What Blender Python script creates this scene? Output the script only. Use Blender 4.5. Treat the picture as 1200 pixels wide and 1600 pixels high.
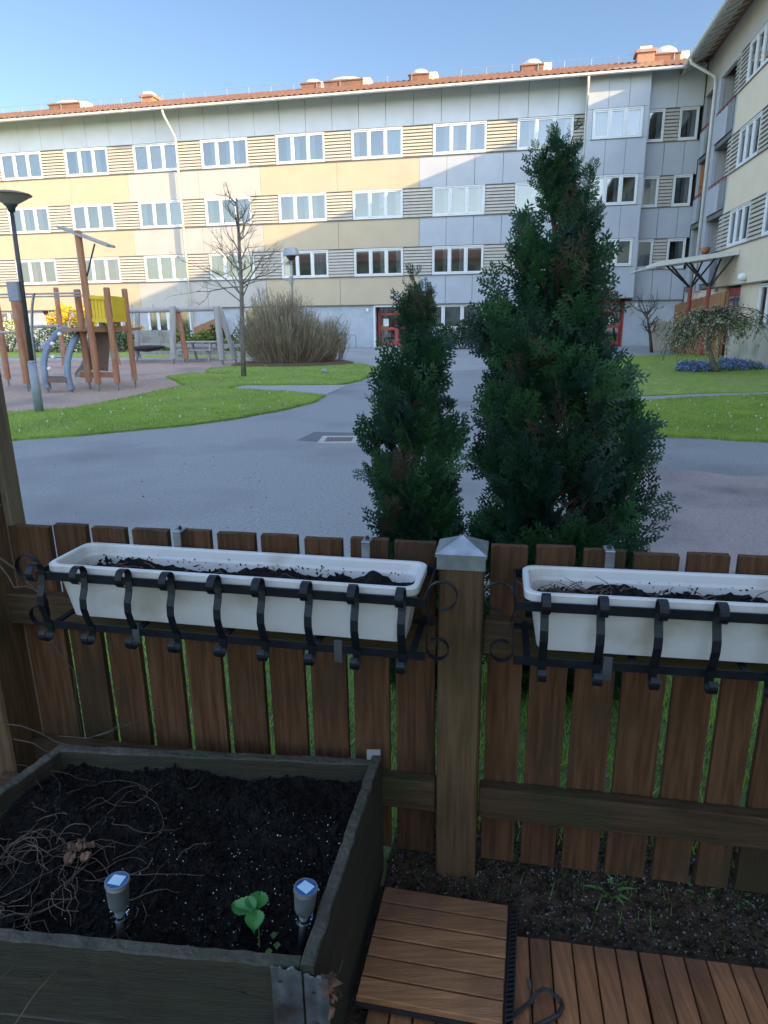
import bpy, math, random
import numpy as np
from mathutils import Vector, Matrix
random.seed(7); rng = np.random.default_rng(7)
PI = math.pi
for _o in list(bpy.data.objects): bpy.data.objects.remove(_o)
SC = bpy.context.scene
COL = SC.collection
# ------------------------------------------------------------------ camera, world, sun
FPX, PITCH, ROLL, AZ, H = 1060., math.radians(16.176), math.radians(-.778), math.radians(11.685), 1.6
cF = np.array([0, math.cos(PITCH), -math.sin(PITCH)]); cX = np.array([1., 0, 0]); cU = np.cross(cX, cF)
cR = cX*math.cos(ROLL)+cU*math.sin(ROLL); cUP = -cX*math.sin(ROLL)+cU*math.cos(ROLL)
CAM = np.array([0, 0, H])
cam = bpy.data.cameras.new('camera'); camo = bpy.data.objects.new('camera', cam); COL.objects.link(camo)
camo.matrix_world = Matrix(((cR[0], cUP[0], -cF[0], 0), (cR[1], cUP[1], -cF[1], 0), (cR[2], cUP[2], -cF[2], H), (0, 0, 0, 1)))
cam.sensor_fit = 'VERTICAL'; cam.sensor_height = 32; cam.lens = FPX/1600*32; cam.clip_end = 3000; cam.clip_start = .02
SC.camera = camo
SC.render.resolution_x = 768; SC.render.resolution_y = 1024
dv = np.array([math.cos(AZ), -math.sin(AZ), 0]); nv = np.array([math.sin(AZ), math.cos(AZ), 0])
SUN = dv*1.0 - nv*.34 + np.array([0, 0, .335]); SUN /= np.linalg.norm(SUN)
W = bpy.data.worlds.new('World'); SC.world = W; W.use_nodes = True
nt = W.node_tree; bg = nt.nodes['Background']
sky = nt.nodes.new('ShaderNodeTexSky'); sky.sky_type = 'NISHITA'; sky.sun_disc = False
sky.sun_elevation = math.asin(SUN[2]); sky.sun_rotation = math.atan2(SUN[0], SUN[1])
sky.air_density = 1.0; sky.dust_density = .6; sky.ozone_density = 1.6
# sky brightened and warmed behind the camera, added as fill light for the shade
_tc = nt.nodes.new('ShaderNodeTexCoord'); _dt = nt.nodes.new('ShaderNodeVectorMath'); _dt.operation = 'DOT_PRODUCT'
_dt.inputs[1].default_value = (.05, -.56, .83); nt.links.new(_tc.outputs['Generated'], _dt.inputs[0])
_mr = nt.nodes.new('ShaderNodeMapRange'); _mr.interpolation_type = 'SMOOTHSTEP'; _mr.inputs[1].default_value = -.1; _mr.inputs[2].default_value = .8
_mr.inputs[3].default_value = 1.; _mr.inputs[4].default_value = 4.3; nt.links.new(_dt.outputs['Value'], _mr.inputs[0])
_mu = nt.nodes.new('ShaderNodeVectorMath'); _mu.operation = 'SCALE'; nt.links.new(sky.outputs[0], _mu.inputs[0]); nt.links.new(_mr.outputs[0], _mu.inputs['Scale'])
_ti = nt.nodes.new('ShaderNodeVectorMath'); _ti.operation = 'MULTIPLY'; _ti.inputs[1].default_value = (.96, 1., 1.09); _m2 = nt.nodes.new('ShaderNodeMapRange'); _m2.inputs[1].default_value = 1.; _m2.inputs[2].default_value = 4.; nt.links.new(_mr.outputs[0], _m2.inputs[0])
_mc = nt.nodes.new('ShaderNodeMixRGB'); _mc.inputs[1].default_value = (1, 1, 1, 1); _mc.inputs[2].default_value = (1.22, 1., .84, 1); nt.links.new(_m2.outputs[0], _mc.inputs[0])
_m3 = nt.nodes.new('ShaderNodeVectorMath'); _m3.operation = 'MULTIPLY'; nt.links.new(_mu.outputs[0], _m3.inputs[0]); nt.links.new(_mc.outputs[0], _m3.inputs[1])
nt.links.new(_m3.outputs[0], _ti.inputs[0]); nt.links.new(_ti.outputs[0], bg.inputs[0]); bg.inputs[1].default_value = .1
sl = bpy.data.lights.new('sun', 'SUN'); sl.energy = 5.0; sl.angle = math.radians(.5); sl.color = (1, .70, .36)
so = bpy.data.objects.new('sun', sl); COL.objects.link(so)
so.rotation_euler = Vector(SUN).to_track_quat('Z', 'Y').to_euler()
SC.view_settings.view_transform = 'Standard'; SC.view_settings.look = 'None'; SC.view_settings.gamma = 1
SC.view_settings.exposure = 1.17

# ------------------------------------------------------------------ pixel -> place helpers (photo pixels, real planes)
def ray(x, y): return (x-600)/FPX*cR-(y-800)/FPX*cUP+cF
def gnd(x, y, z=0.):
    v = ray(x, y); return CAM+(z-H)/v[2]*v
def plane(x, y, N, D):
    v = ray(x, y); return CAM+(D-CAM@N)/(v@N)*v
DF, OFF = 35.3, 7.115
def fac(x, y, D=DF):
    P = plane(x, y, nv, D); return P@dv, P[2]
def aty(x, y, Y): return plane(x, y, np.array([0, 1., 0]), Y)

# ------------------------------------------------------------------ materials
MATS = {}
def mat(name, c1, c2=None, scale=8., rough=.7, bump=0., bscale=None, stretch=(1, 1, 1), metal=0., detail=4., spec=.5,
        rand=0., c3=None, s3=1.5, sheen=0., trans=0., lo=.35, hi=.65, coords='Object'):
    if name in MATS: return MATS[name]
    m = bpy.data.materials.new(name); m.use_nodes = True; n = m.node_tree.nodes; l = m.node_tree.links
    b = n['Principled BSDF']; b.inputs['Roughness'].default_value = rough; b.inputs['Metallic'].default_value = metal
    b.inputs['Specular IOR Level'].default_value = spec
    if c2 is None: c2 = tuple(v*.8 for v in c1)
    tc = n.new('ShaderNodeTexCoord'); mp = n.new('ShaderNodeMapping'); mp.inputs['Scale'].default_value = stretch
    l.new(tc.outputs[coords], mp.inputs[0])
    vec = mp.outputs[0]
    oi = n.new('ShaderNodeObjectInfo')
    if rand:
        ad = n.new('ShaderNodeVectorMath'); ad.operation = 'ADD'
        cx = n.new('ShaderNodeCombineXYZ'); mu = n.new('ShaderNodeMath'); mu.operation = 'MULTIPLY'; mu.inputs[1].default_value = 37.
        l.new(oi.outputs['Random'], mu.inputs[0])
        for i in range(3): l.new(mu.outputs[0], cx.inputs[i])
        l.new(vec, ad.inputs[0]); l.new(cx.outputs[0], ad.inputs[1]); vec = ad.outputs[0]
    no = n.new('ShaderNodeTexNoise'); no.inputs['Scale'].default_value = scale; no.inputs['Detail'].default_value = detail
    l.new(vec, no.inputs['Vector'])
    cr = n.new('ShaderNodeValToRGB'); cr.color_ramp.elements[0].position = lo; cr.color_ramp.elements[1].position = hi
    cr.color_ramp.elements[0].color = (*c1, 1); cr.color_ramp.elements[1].color = (*c2, 1)
    l.new(no.outputs['Fac'], cr.inputs[0]); out = cr.outputs[0]
    if c3 is not None:
        n3 = n.new('ShaderNodeTexNoise'); n3.inputs['Scale'].default_value = s3; n3.inputs['Detail'].default_value = 5
        l.new(tc.outputs[coords], n3.inputs['Vector'])
        r3 = n.new('ShaderNodeValToRGB'); r3.color_ramp.elements[0].position = .5; r3.color_ramp.elements[1].position = .68
        l.new(n3.outputs['Fac'], r3.inputs[0])
        mx = n.new('ShaderNodeMixRGB'); mx.inputs[2].default_value = (*c3, 1)
        l.new(r3.outputs[0], mx.inputs[0]); l.new(out, mx.inputs[1]); out = mx.outputs[0]
    if rand:
        hs = n.new('ShaderNodeHueSaturation'); ma = n.new('ShaderNodeMapRange')
        ma.inputs[3].default_value = 1-rand; ma.inputs[4].default_value = 1+rand
        l.new(oi.outputs['Random'], ma.inputs[0]); l.new(ma.outputs[0], hs.inputs['Value']); l.new(out, hs.inputs['Color']); out = hs.outputs[0]
    l.new(out, b.inputs['Base Color'])
    if bump:
        bn = n.new('ShaderNodeTexNoise'); bn.inputs['Scale'].default_value = bscale or scale*3; bn.inputs['Detail'].default_value = 6
        l.new(vec, bn.inputs['Vector'])
        bu = n.new('ShaderNodeBump'); bu.inputs['Strength'].default_value = bump; bu.inputs['Distance'].default_value = .02
        l.new(bn.outputs['Fac'], bu.inputs['Height']); l.new(bu.outputs[0], b.inputs['Normal'])
    if trans:
        tr = n.new('ShaderNodeBsdfTranslucent'); l.new(out, tr.inputs[0]); ms = n.new('ShaderNodeMixShader'); ms.inputs[0].default_value = trans
        l.new(b.outputs[0], ms.inputs[1]); l.new(tr.outputs[0], ms.inputs[2]); l.new(ms.outputs[0], n['Material Output'].inputs[0])
    MATS[name] = m
    return m
def glass(name, tint=(.75, .85, .9), refl=.5):
    if name in MATS: return MATS[name]
    m = bpy.data.materials.new(name); m.use_nodes = True; n = m.node_tree.nodes; l = m.node_tree.links
    n.remove(n['Principled BSDF'])
    t = n.new('ShaderNodeBsdfTransparent'); t.inputs[0].default_value = (*tint, 1)
    g = n.new('ShaderNodeBsdfGlossy'); g.inputs['Roughness'].default_value = .03; g.inputs[0].default_value = (.9, .95, 1, 1)
    f = n.new('ShaderNodeLayerWeight'); f.inputs[0].default_value = .35
    mr = n.new('ShaderNodeMapRange'); mr.inputs[3].default_value = refl*.55; mr.inputs[4].default_value = 1
    l.new(f.outputs['Fresnel'], mr.inputs[0])
    ms = n.new('ShaderNodeMixShader'); l.new(mr.outputs[0], ms.inputs[0]); l.new(t.outputs[0], ms.inputs[1]); l.new(g.outputs[0], ms.inputs[2])
    l.new(ms.outputs[0], n['Material Output'].inputs[0]); MATS[name] = m; return m

# ------------------------------------------------------------------ mesh builder
class MB:
    def __init__(s): s.v = []; s.f = []; s.m = []; s.n = 0
    def add(s, vs, fs, mi=0):
        vs = np.asarray(vs, float).reshape(-1, 3); k = s.n; s.v.append(vs); s.n += len(vs)
        s.f += [tuple(i+k for i in f) for f in fs]; s.m += [mi]*len(fs); return s
    def hexa(s, p, mi=0):   # p: 8 pts, bottom 0-3 ccw, top 4-7
        return s.add(p, [(3, 2, 1, 0), (4, 5, 6, 7), (0, 1, 5, 4), (1, 2, 6, 5), (2, 3, 7, 6), (3, 0, 4, 7)], mi)
    def box(s, x0, x1, y0, y1, z0, z1, mi=0):
        return s.hexa([(x0, y0, z0), (x1, y0, z0), (x1, y1, z0), (x0, y1, z0), (x0, y0, z1), (x1, y0, z1), (x1, y1, z1), (x0, y1, z1)], mi)
    def bevbox(s, x0, x1, y0, y1, z0, z1, b=.003, mi=0):
        # chamfered box: convex hull style with 24 verts
        V = []; idx = {}
        for sx in (0, 1):
            for sy in (0, 1):
                for sz in (0, 1):
                    X = (x0, x1)[sx]; Y = (y0, y1)[sy]; Z = (z0, z1)[sz]; ix = b if sx == 0 else -b; iy = b if sy == 0 else -b; iz = b if sz == 0 else -b
                    idx[(sx, sy, sz, 'x')] = len(V); V.append((X, Y+iy, Z+iz))
                    idx[(sx, sy, sz, 'y')] = len(V); V.append((X+ix, Y, Z+iz))
                    idx[(sx, sy, sz, 'z')] = len(V); V.append((X+ix, Y+iy, Z))
        F = []; q = [(0, 0), (1, 0), (1, 1), (0, 1)]
        for a in (0, 1):
            F.append([idx[(a, u, v, 'x')] for u, v in (q if a else q[::-1])])
            F.append([idx[(u, a, v, 'y')] for u, v in (q[::-1] if a else q)])
            F.append([idx[(u, v, a, 'z')] for u, v in (q if a else q[::-1])])
        for a in (0, 1):
            for c in (0, 1):
                F.append([idx[(0, a, c, 'y')], idx[(1, a, c, 'y')], idx[(1, a, c, 'z')], idx[(0, a, c, 'z')]])
                F.append([idx[(a, 0, c, 'x')], idx[(a, 1, c, 'x')], idx[(a, 1, c, 'z')], idx[(a, 0, c, 'z')]])
                F.append([idx[(a, c, 0, 'x')], idx[(a, c, 1, 'x')], idx[(a, c, 1, 'y')], idx[(a, c, 0, 'y')]])
                for e in (0, 1): pass
        for a in (0, 1):
            for c in (0, 1):
                for e in (0, 1): F.append([idx[(a, c, e, k)] for k in 'xyz'])
        return s.add(V, F, mi)
    def tube(s, pts, rad, k=8, mi=0, cap=True, up=None, flat=1.):
        pts = [np.asarray(p, float) for p in pts]
        if not hasattr(rad, '__len__'): rad = [rad]*len(pts)
        V = []; N = len(pts); prev = None
        for i, p in enumerate(pts):
            t = pts[min(i+1, N-1)]-pts[max(i-1, 0)]; L = np.linalg.norm(t); t = t/(L if L else 1)
            if prev is None:
                a = np.array([0, 0, 1.]) if abs(t[2]) < .9 else np.array([1., 0, 0])
                if up is not None: a = np.asarray(up, float)
            else: a = prev
            a = a-t*(a@t); a /= (np.linalg.norm(a) or 1); prev = a; b = np.cross(t, a)
            for j in range(k):
                th = 2*PI*(j+.5)/k; V.append(p+rad[i]*(math.cos(th)*a+math.sin(th)*b*flat))
        F = []
        for i in range(N-1):
            for j in range(k):
                F.append((i*k+j, i*k+(j+1) % k, (i+1)*k+(j+1) % k, (i+1)*k+j))
        if cap: F.append(tuple(range(k))[::-1]); F.append(tuple((N-1)*k+j for j in range(k)))
        return s.add(V, F, mi)
    def strap(s, pts, side, w, th, mi=0):   # flat bar: path pts, side = width direction
        side = np.asarray(side, float); V = []; N = len(pts); pts = [np.asarray(p, float) for p in pts]
        for i, p in enumerate(pts):
            t = pts[min(i+1, N-1)]-pts[max(i-1, 0)]; t /= np.linalg.norm(t) or 1
            o = np.cross(t, side); o /= np.linalg.norm(o) or 1
            for a, b in ((-1, -1), (1, -1), (1, 1), (-1, 1)): V.append(p+side*w/2*a+o*th/2*b)
        F = [(i*4+j, i*4+(j+1) % 4, i*4+4+(j+1) % 4, i*4+4+j) for i in range(N-1) for j in range(4)]
        F += [(3, 2, 1, 0), tuple((N-1)*4+j for j in range(4))]
        return s.add(V, F, mi)
    def lathe(s, prof, c=(0, 0, 0), k=24, mi=0, caps=True):
        V = []; c = np.asarray(c, float)
        for r, z in prof:
            for j in range(k): V.append(c+np.array([r*math.cos(2*PI*j/k), r*math.sin(2*PI*j/k), z]))
        F = [(i*k+j, i*k+(j+1) % k, (i+1)*k+(j+1) % k, (i+1)*k+j) for i in range(len(prof)-1) for j in range(k)]
        if caps: F += [tuple(range(k))[::-1], tuple((len(prof)-1)*k+j for j in range(k))]
        return s.add(V, F, mi)
    def poly(s, pts, z0, z1, mi=0):   # prism from ground polygon
        p = [np.asarray(q, float)[:2] for q in pts]
        a = sum(p[i][0]*p[(i+1) % len(p)][1]-p[(i+1) % len(p)][0]*p[i][1] for i in range(len(p)))
        if a < 0: p = p[::-1]
        N = len(p); V = [(*q, z0) for q in p]+[(*q, z1) for q in p]
        return s.add(V, [tuple(range(N))[::-1], tuple(range(N, 2*N))]+[(i, (i+1) % N, N+(i+1) % N, N+i) for i in range(N)], mi)
    def build(s, name, mats, parent=None, loc=(0, 0, 0), smooth=False, rot=0.):
        me = bpy.data.meshes.new(name)
        V = np.concatenate(s.v) if s.v else np.zeros((0, 3))
        me.from_pydata(V.tolist(), [], s.f)
        if not isinstance(mats, (list, tuple)): mats = [mats]
        for m in mats: me.materials.append(m)
        if len(mats) > 1: me.polygons.foreach_set('material_index', s.m)
        if smooth: me.polygons.foreach_set('use_smooth', [True]*len(s.f))
        me.update()
        o = bpy.data.objects.new(name, me); COL.objects.link(o); o.location = loc; o.rotation_euler.z = rot
        if parent is not None: o.parent = parent
        return o
def raw(name, V, F, mats, mi=None, parent=None, loc=(0, 0, 0), smooth=False):
    b = MB(); b.v = [np.asarray(V, float)]; b.f = [tuple(f) for f in np.asarray(F).tolist()]; b.m = list(mi) if mi is not None else [0]*len(b.f)
    return b.build(name, mats, parent, loc, smooth)
def tag(o, label=None, cat=None, group=None, kind=None):
    if label: o['label'] = label
    if cat: o['category'] = cat
    if group: o['group'] = group
    if kind: o['kind'] = kind
    return o
def thing(name, label, cat, loc=(0, 0, 0), rz=0., group=None):
    o = bpy.data.objects.new(name, None); COL.objects.link(o); o.location = tuple(float(a) for a in loc); o.rotation_euler.z = rz
    return tag(o, label, cat, group)
def copy_part(o, parent, loc=None):
    c = o.copy(); COL.objects.link(c); c.parent = parent
    if loc is not None: c.location = loc
    for ch in [x for x in bpy.data.objects if x.parent == o]: copy_part(ch, c)
    return c
def loc2(P, root):   # world point to a root's own coordinates (root rotated about z only)
    a = root.rotation_euler.z; q = np.asarray(P, float)-np.array(root.location)
    return np.array([q[0]*math.cos(a)+q[1]*math.sin(a), -q[0]*math.sin(a)+q[1]*math.cos(a), q[2]])

# ------------------------------------------------------------------ palette
M_asph = mat('asphalt', (.25, .252, .25), (.34, .34, .335), 38, .88, .7, 200, c3=(.215, .215, .215), s3=.45)
M_asph_old = mat('asphalt_light', (.3, .3, .295), (.36, .36, .35), 60, .9, .3, 200, c3=(.27, .27, .27), s3=.7)
M_patch = mat('asphalt_patch', (.11, .113, .12), (.145, .148, .152), 80, .85, .3, 200)
M_red = mat('reddish_gravel_asphalt', (.26, .205, .195), (.37, .30, .285), 70, .9, .5, 160, c3=(.15, .13, .135), s3=.8)
M_lawn = mat('lawn_turf', (.19, .27, .04), (.28, .37, .06), 5, .9, .8, 60, c3=(.27, .29, .09), s3=.8)
M_sand = mat('play_sand', (.34, .23, .17), (.42, .30, .23), 9, .95, .5, 60, c3=(.25, .19, .16), s3=.6)
M_slab = mat('paving_slab', (.27, .27, .26), (.34, .34, .33), 12, .9, .2)
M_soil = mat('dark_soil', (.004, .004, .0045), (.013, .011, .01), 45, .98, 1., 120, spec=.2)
M_dirt = mat('brown_dirt', (.03, .02, .013), (.06, .042, .028), 30, .98, .8, 90, spec=.2)
M_peb = mat('pebble', (.06, .062, .06), (.22, .22, .215), 60, .85, rand=.2)
M_white = mat('white_cladding', (.42, .44, .47), (.46, .48, .51), 1.2, .55)
M_wcream = mat('cream_white_cladding', (.47, .435, .39), (.51, .47, .42), 1.2, .55)
M_yellow = mat('yellow_cladding', (.51, .41, .275), (.55, .44, .295), 1.2, .55)
M_beige = mat('beige_cladding', (.74, .62, .45), (.78, .655, .48), 1.2, .6)
M_plast = mat('white_plaster', (.41, .44, .47), (.46, .49, .52), 3, .85, .1)
M_louv = mat('louvre_beige', (.47, .42, .35), (.52, .47, .39), 3, .6)
M_seam = mat('dark_joint', (.15, .14, .125), (.19, .18, .16), 3, .8)
M_frame = mat('window_frame_white', (.74, .74, .72), (.78, .78, .76), 5, .4)
M_tile = mat('roof_tile_orange', (.17, .085, .055), (.27, .13, .08), 14, .8, .2, c3=(.15, .09, .065), s3=2.)
M_orange = mat('flashing_orange', (.30, .16, .09), (.35, .19, .11), 5, .5)
M_eave = mat('gutter_white', (.62, .60, .55), (.68, .66, .61), 4, .5)
M_soff = mat('soffit_grey', (.48, .45, .41), (.55, .52, .48), 6, .7)
M_domeg = mat('skylight_dome', (.48, .46, .43), (.55, .53, .50), 5, .35)
M_int = mat('room_wall', (.20, .18, .16), (.26, .23, .2), 1.4, .9)
M_curt = mat('white_curtain', (.46, .47, .48), (.56, .56, .55), 2, .9, trans=.3)
M_curt2 = mat('patterned_curtain', (.40, .36, .25), (.62, .60, .52), 9, .9)
M_curt3 = mat('grey_blind', (.26, .27, .28), (.33, .33, .34), 2, .9)
M_curt4 = mat('warm_curtain', (.36, .32, .28), (.44, .40, .35), 3, .9, trans=.2)
M_glass = glass('window_glass', (.62, .70, .75), .28)
M_glassd = glass('dark_glass', (.35, .38, .4), .6)
M_reddoor = mat('door_red', (.42, .05, .045), (.48, .07, .06), 5, .45)
M_redsteel = mat('red_steel', (.22, .03, .03), (.28, .045, .04), 8, .5)
M_darksteel = mat('dark_steel', (.02, .018, .02), (.035, .03, .03), 8, .5)
M_orwood = mat('orange_wood', (.34, .13, .05), (.48, .2, .08), 6, .6, stretch=(1, 1, .2))
M_grey = mat('grey_metal', (.28, .29, .30), (.34, .35, .36), 8, .45, metal=.3)
M_steel = mat('galvanised_steel', (.22, .24, .26), (.34, .36, .38), 25, .45, metal=.8)
M_bluegrey = mat('bluegrey_pole', (.20, .23, .27), (.25, .28, .32), 12, .5, c3=(.28, .29, .28), s3=5)
M_lampblk = mat('lamp_black', (.03, .03, .035), (.05, .05, .055), 8, .5)
M_paper = mat('white_paper', (.8, .8, .8), (.76, .76, .76), 5, .8)
M_loggia = mat('loggia_cladding', (.34, .33, .33), (.44, .43, .43), 3, .8, stretch=(3, 3, .1))
M_playwood = mat('play_wood', (.30, .125, .065), (.42, .19, .10), 7, .65, stretch=(3, 3, .3), c3=(.36, .22, .15), s3=3)
M_playgrey = mat('weathered_grey_wood', (.30, .28, .26), (.40, .38, .35), 6, .8, stretch=(3, 3, .3))
M_playyel = mat('yellow_board', (.70, .46, .015), (.78, .53, .03), 4, .5)
M_playblue = mat('bluegrey_plastic', (.17, .22, .28), (.22, .27, .34), 5, .4)
M_playbrn = mat('brown_panel', (.15, .09, .07), (.19, .12, .09), 4, .6)
M_slide = mat('pale_slide', (.52, .5, .46), (.6, .58, .54), 4, .35)
M_bark = mat('grey_bark', (.12, .10, .08), (.22, .19, .155), 18, .9, .6, stretch=(1, 1, .4))
M_twig = mat('bare_twig', (.17, .115, .075), (.29, .21, .14), 4, .85, rand=.1)
M_twigdark = mat('dark_twig', (.05, .04, .033), (.10, .08, .06), 9, .85)
M_twigpale = mat('pale_twig', (.23, .19, .12), (.36, .31, .2), 4, .85)
M_budgreen = mat('spring_bud', (.22, .28, .06), (.34, .40, .12), 4, .7, trans=.3)
M_forsy = mat('forsythia_yellow', (.85, .55, .01), (.95, .7, .03), 4, .6, trans=.3)
M_leafg = mat('shrub_leaf', (.035, .085, .02), (.09, .16, .035), 1.5, .55, trans=.25)
M_leafy = mat('shrub_leaf_light', (.13, .2, .03), (.22, .30, .05), 1.5, .55, trans=.3)
M_leafd = mat('shrub_leaf_dark', (.015, .05, .022), (.04, .09, .045), 1.5, .5, trans=.2)
M_willow = mat('pale_catkin_leaf', (.36, .38, .2), (.52, .54, .34), 3, .7, trans=.3)
M_blue = mat('blue_flower', (.10, .13, .55), (.25, .28, .75), 9, .6)
M_wflow = mat('white_flower', (.8, .8, .78), (.7, .7, .66), 9, .6)
M_con = [mat('cypress_green', (.013, .050, .026), (.029, .086, .038), 5, .5, trans=.25),
         mat('cypress_dark', (.009, .034, .024), (.020, .056, .034), 5, .55, trans=.2),
         mat('cypress_light', (.024, .085, .03), (.045, .125, .042), 5, .5, trans=.3),
         mat('cypress_bronze', (.04, .034, .02), (.07, .055, .03), 5, .7)]
M_conbark = mat('cypress_bark', (.085, .03, .018), (.15, .06, .035), 20, .9, .5, stretch=(1, 1, .15))
M_grassb = mat('grass_blade', (.19, .30, .035), (.32, .43, .07), .9, .6, trans=.35)
M_fence = mat('fence_wood', (.062, .028, .0125), (.115, .056, .027), 9, .75, .5, 40, spec=.2, stretch=(9, 9, .55), rand=.16, c3=(.042, .03, .015), s3=2.2)
M_post = mat('post_wood', (.072, .042, .020), (.12, .074, .038), 9, .75, .4, 40, spec=.2, stretch=(9, 9, .5), rand=.08, c3=(.04, .033, .017), s3=3)
M_railw = mat('mossy_rail_wood', (.046, .028, .014), (.078, .048, .025), 9, .8, .5, 40, spec=.2, stretch=(.6, 9, 9), rand=.1, c3=(.03, .042, .016), s3=3.5)
M_postlit = mat('post_wood_lit', (.12, .085, .055), (.19, .14, .09), 8, .7, .3, 30, stretch=(8, 8, .4))
M_bedwood = mat('algae_bed_board', (.019, .016, .007), (.036, .031, .015), 8, .85, .7, 40, stretch=(.8, .8, 9), rand=.15, c3=(.02, .03, .011), s3=4)
M_bedtop = mat('weathered_board_top', (.04, .037, .028), (.07, .064, .048), 14, .9, .6, 60, c3=(.03, .036, .02), s3=7)
M_deck = mat('deck_acacia', (.215, .098, .042), (.32, .155, .072), 9, .65, .35, 50, spec=.25, stretch=(.7, 12, 12), rand=.18, c3=(.14, .07, .042), s3=3)
M_deck2 = mat('deck_acacia_lengthwise', (.185, .08, .034), (.28, .125, .058), 9, .65, .35, 50, spec=.25, stretch=(12, .7, 12), rand=.26, c3=(.09, .05, .034), s3=3)
M_blk = mat('black_plastic', (.012, .012, .014), (.02, .02, .022), 20, .5)
M_iron = mat('black_powder_coat', (.004, .005, .008), (.008, .010, .015), 30, .42, spec=.25)
M_plastic = mat('white_trough_plastic', (.48, .47, .46), (.53, .52, .505), 6, .38, c3=(.36, .33, .28), s3=6)
M_solar = mat('solar_cell', (.02, .06, .16), (.06, .13, .28), 30, .15)
M_cellpale = mat('solar_cell_pale', (.35, .5, .62), (.45, .6, .7), 30, .2)
M_lens = glass('clear_lens', (.7, .75, .8), .4)
M_leafs = mat('strawberry_leaf', (.035, .16, .035), (.07, .25, .06), 20, .45, trans=.2)
M_dry = mat('dry_stem', (.07, .05, .033), (.13, .10, .07), 9, .9)
M_dryleaf = mat('dry_leaf', (.10, .055, .03), (.16, .09, .055), 9, .9)

# ================================================================== SETTING
def sheet(name, polys, z0, z1, m, kind='structure'):
    b = MB()
    for p in polys: b.poly(p, z0, z1)
    return tag(b.build(name, m), kind=kind)
def smooth_poly(pts, per=6):   # closed Catmull-Rom
    P = [np.asarray(p, float)[:2] for p in pts]; out = []; N = len(P)
    for i in range(N):
        a, b, c, d = P[i-1], P[i], P[(i+1) % N], P[(i+2) % N]
        for k in range(per):
            t = k/per; out.append(.5*((2*b)+(-a+c)*t+(2*a-5*b+4*c-d)*t*t+(-a+3*b-3*c+d)*t**3))
    return out
def wav(pts, seg=.35, amp=.03):   # subdivide a polygon outline and roughen it
    out = []; N = len(pts)
    for i in range(N):
        a = np.asarray(pts[i], float)[:2]; b = np.asarray(pts[(i+1) % N], float)[:2]; L = np.linalg.norm(b-a); k = max(1, min(80, int(L/seg)))
        for j in range(k): out.append(a+(b-a)*j/k+(rng.normal(0, amp, 2) if j else 0))
    return out
g = MB(); g.add([(-400, -400, -.06), (400, -400, -.06), (400, 600, -.06), (-400, 600, -.06)], [(0, 1, 2, 3)])
tag(g.build('ground', M_lawn), kind='structure')
def DN(u, w): return dv*u+nv*(w)      # world from (d, n)
sheet('path', [[DN(-34, 2.9), DN(7.1, 2.9), DN(7.1, DF), DN(-34, DF)]], -.05, 0, M_asph)
# lighter old asphalt in front of the entrances
sheet('forecourt', [wav([gnd(560, 574), gnd(585, 577), gnd(700, 580), gnd(800, 576), gnd(985, 560), gnd(1040, 553), DN(7.0, 33.5), DN(7.0, DF-.02), DN(-9.5, DF-.02), gnd(533, 552), gnd(540, 566)], 1., .02)], -.04, .004, M_asph_old)
GL = lambda *q: [gnd(*p) for p in q]
lawnL1 = wav(GL((-340, 712), (0, 690), (130, 681), (280, 667), (370, 655), (440, 642), (488, 630), (506, 620), (462, 615), (357, 609), (380, 603), (533, 602), (560, 596), (585, 584), (588, 576), (562, 570), (480, 572), (380, 573), (330, 577), (322, 583), (360, 586), (300, 585), (262, 590), (290, 604), (210, 622), (120, 640), (0, 648), (-340, 660)), .3, .025)
lawnR1 = wav(GL((955, 560), (1040, 556), (1128, 549), (1160, 545), (1420, 560), (1420, 615), (1200, 614), (1090, 617), (985, 621), (940, 600)), .35, .02)
lawnR2 = wav(GL((960, 632), (1080, 624), (1200, 619), (1420, 618), (1420, 700), (1200, 691), (1100, 685), (1010, 683), (940, 680)), .35, .02)
sheet('lawn_left', [lawnL1], -.04, .035, M_lawn); sheet('lawn_right', [lawnR1], -.04, .035, M_lawn); sheet('lawn_right_near', [lawnR2], -.04, .035, M_lawn)
sheet('play_sand', [wav(GL((-340, 664), (0, 652), (120, 644), (210, 626), (298, 606), (270, 592), (330, 583), (380, 575), (520, 572), (520, 558), (-340, 558)), .4, .02)], -.04, .008, M_sand)
sheet('paving_strip', [GL((350, 612), (378, 601), (545, 602), (505, 619))], -.04, .012, M_slab)
sheet('edging_strip', [GL((-340, 566.5), (440, 563.5), (440, 560), (-340, 563))], -.04, .05, M_slab)
sheet('lawn_back', [GL((-340, 560), (440, 558), (520, 556), (520, 549), (380, 547), (-340, 548))], -.04, .03, M_lawn)
sheet('edging_strip_right', [GL((935, 629.5), (1090, 623), (1200, 618.6), (1420, 617.6), (1420, 614.2), (1200, 614), (1090, 617), (935, 624.5))], -.04, .02, M_slab)
sheet('reddish_apron', [wav([gnd(1005, 733), gnd(1040, 737), gnd(1100, 738), gnd(1150, 745), gnd(1200, 746), gnd(1500, 752), gnd(1500, 900), gnd(880, 900), gnd(890, 740)], .2, .01)], -.04, .006, M_red)
sheet('asphalt_patch', [wav([gnd(464, 688), gnd(492, 675), gnd(560, 677), gnd(640, 680), gnd(640, 692), gnd(515, 692)], .1, .008)], -.04, .004, M_patch)

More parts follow.
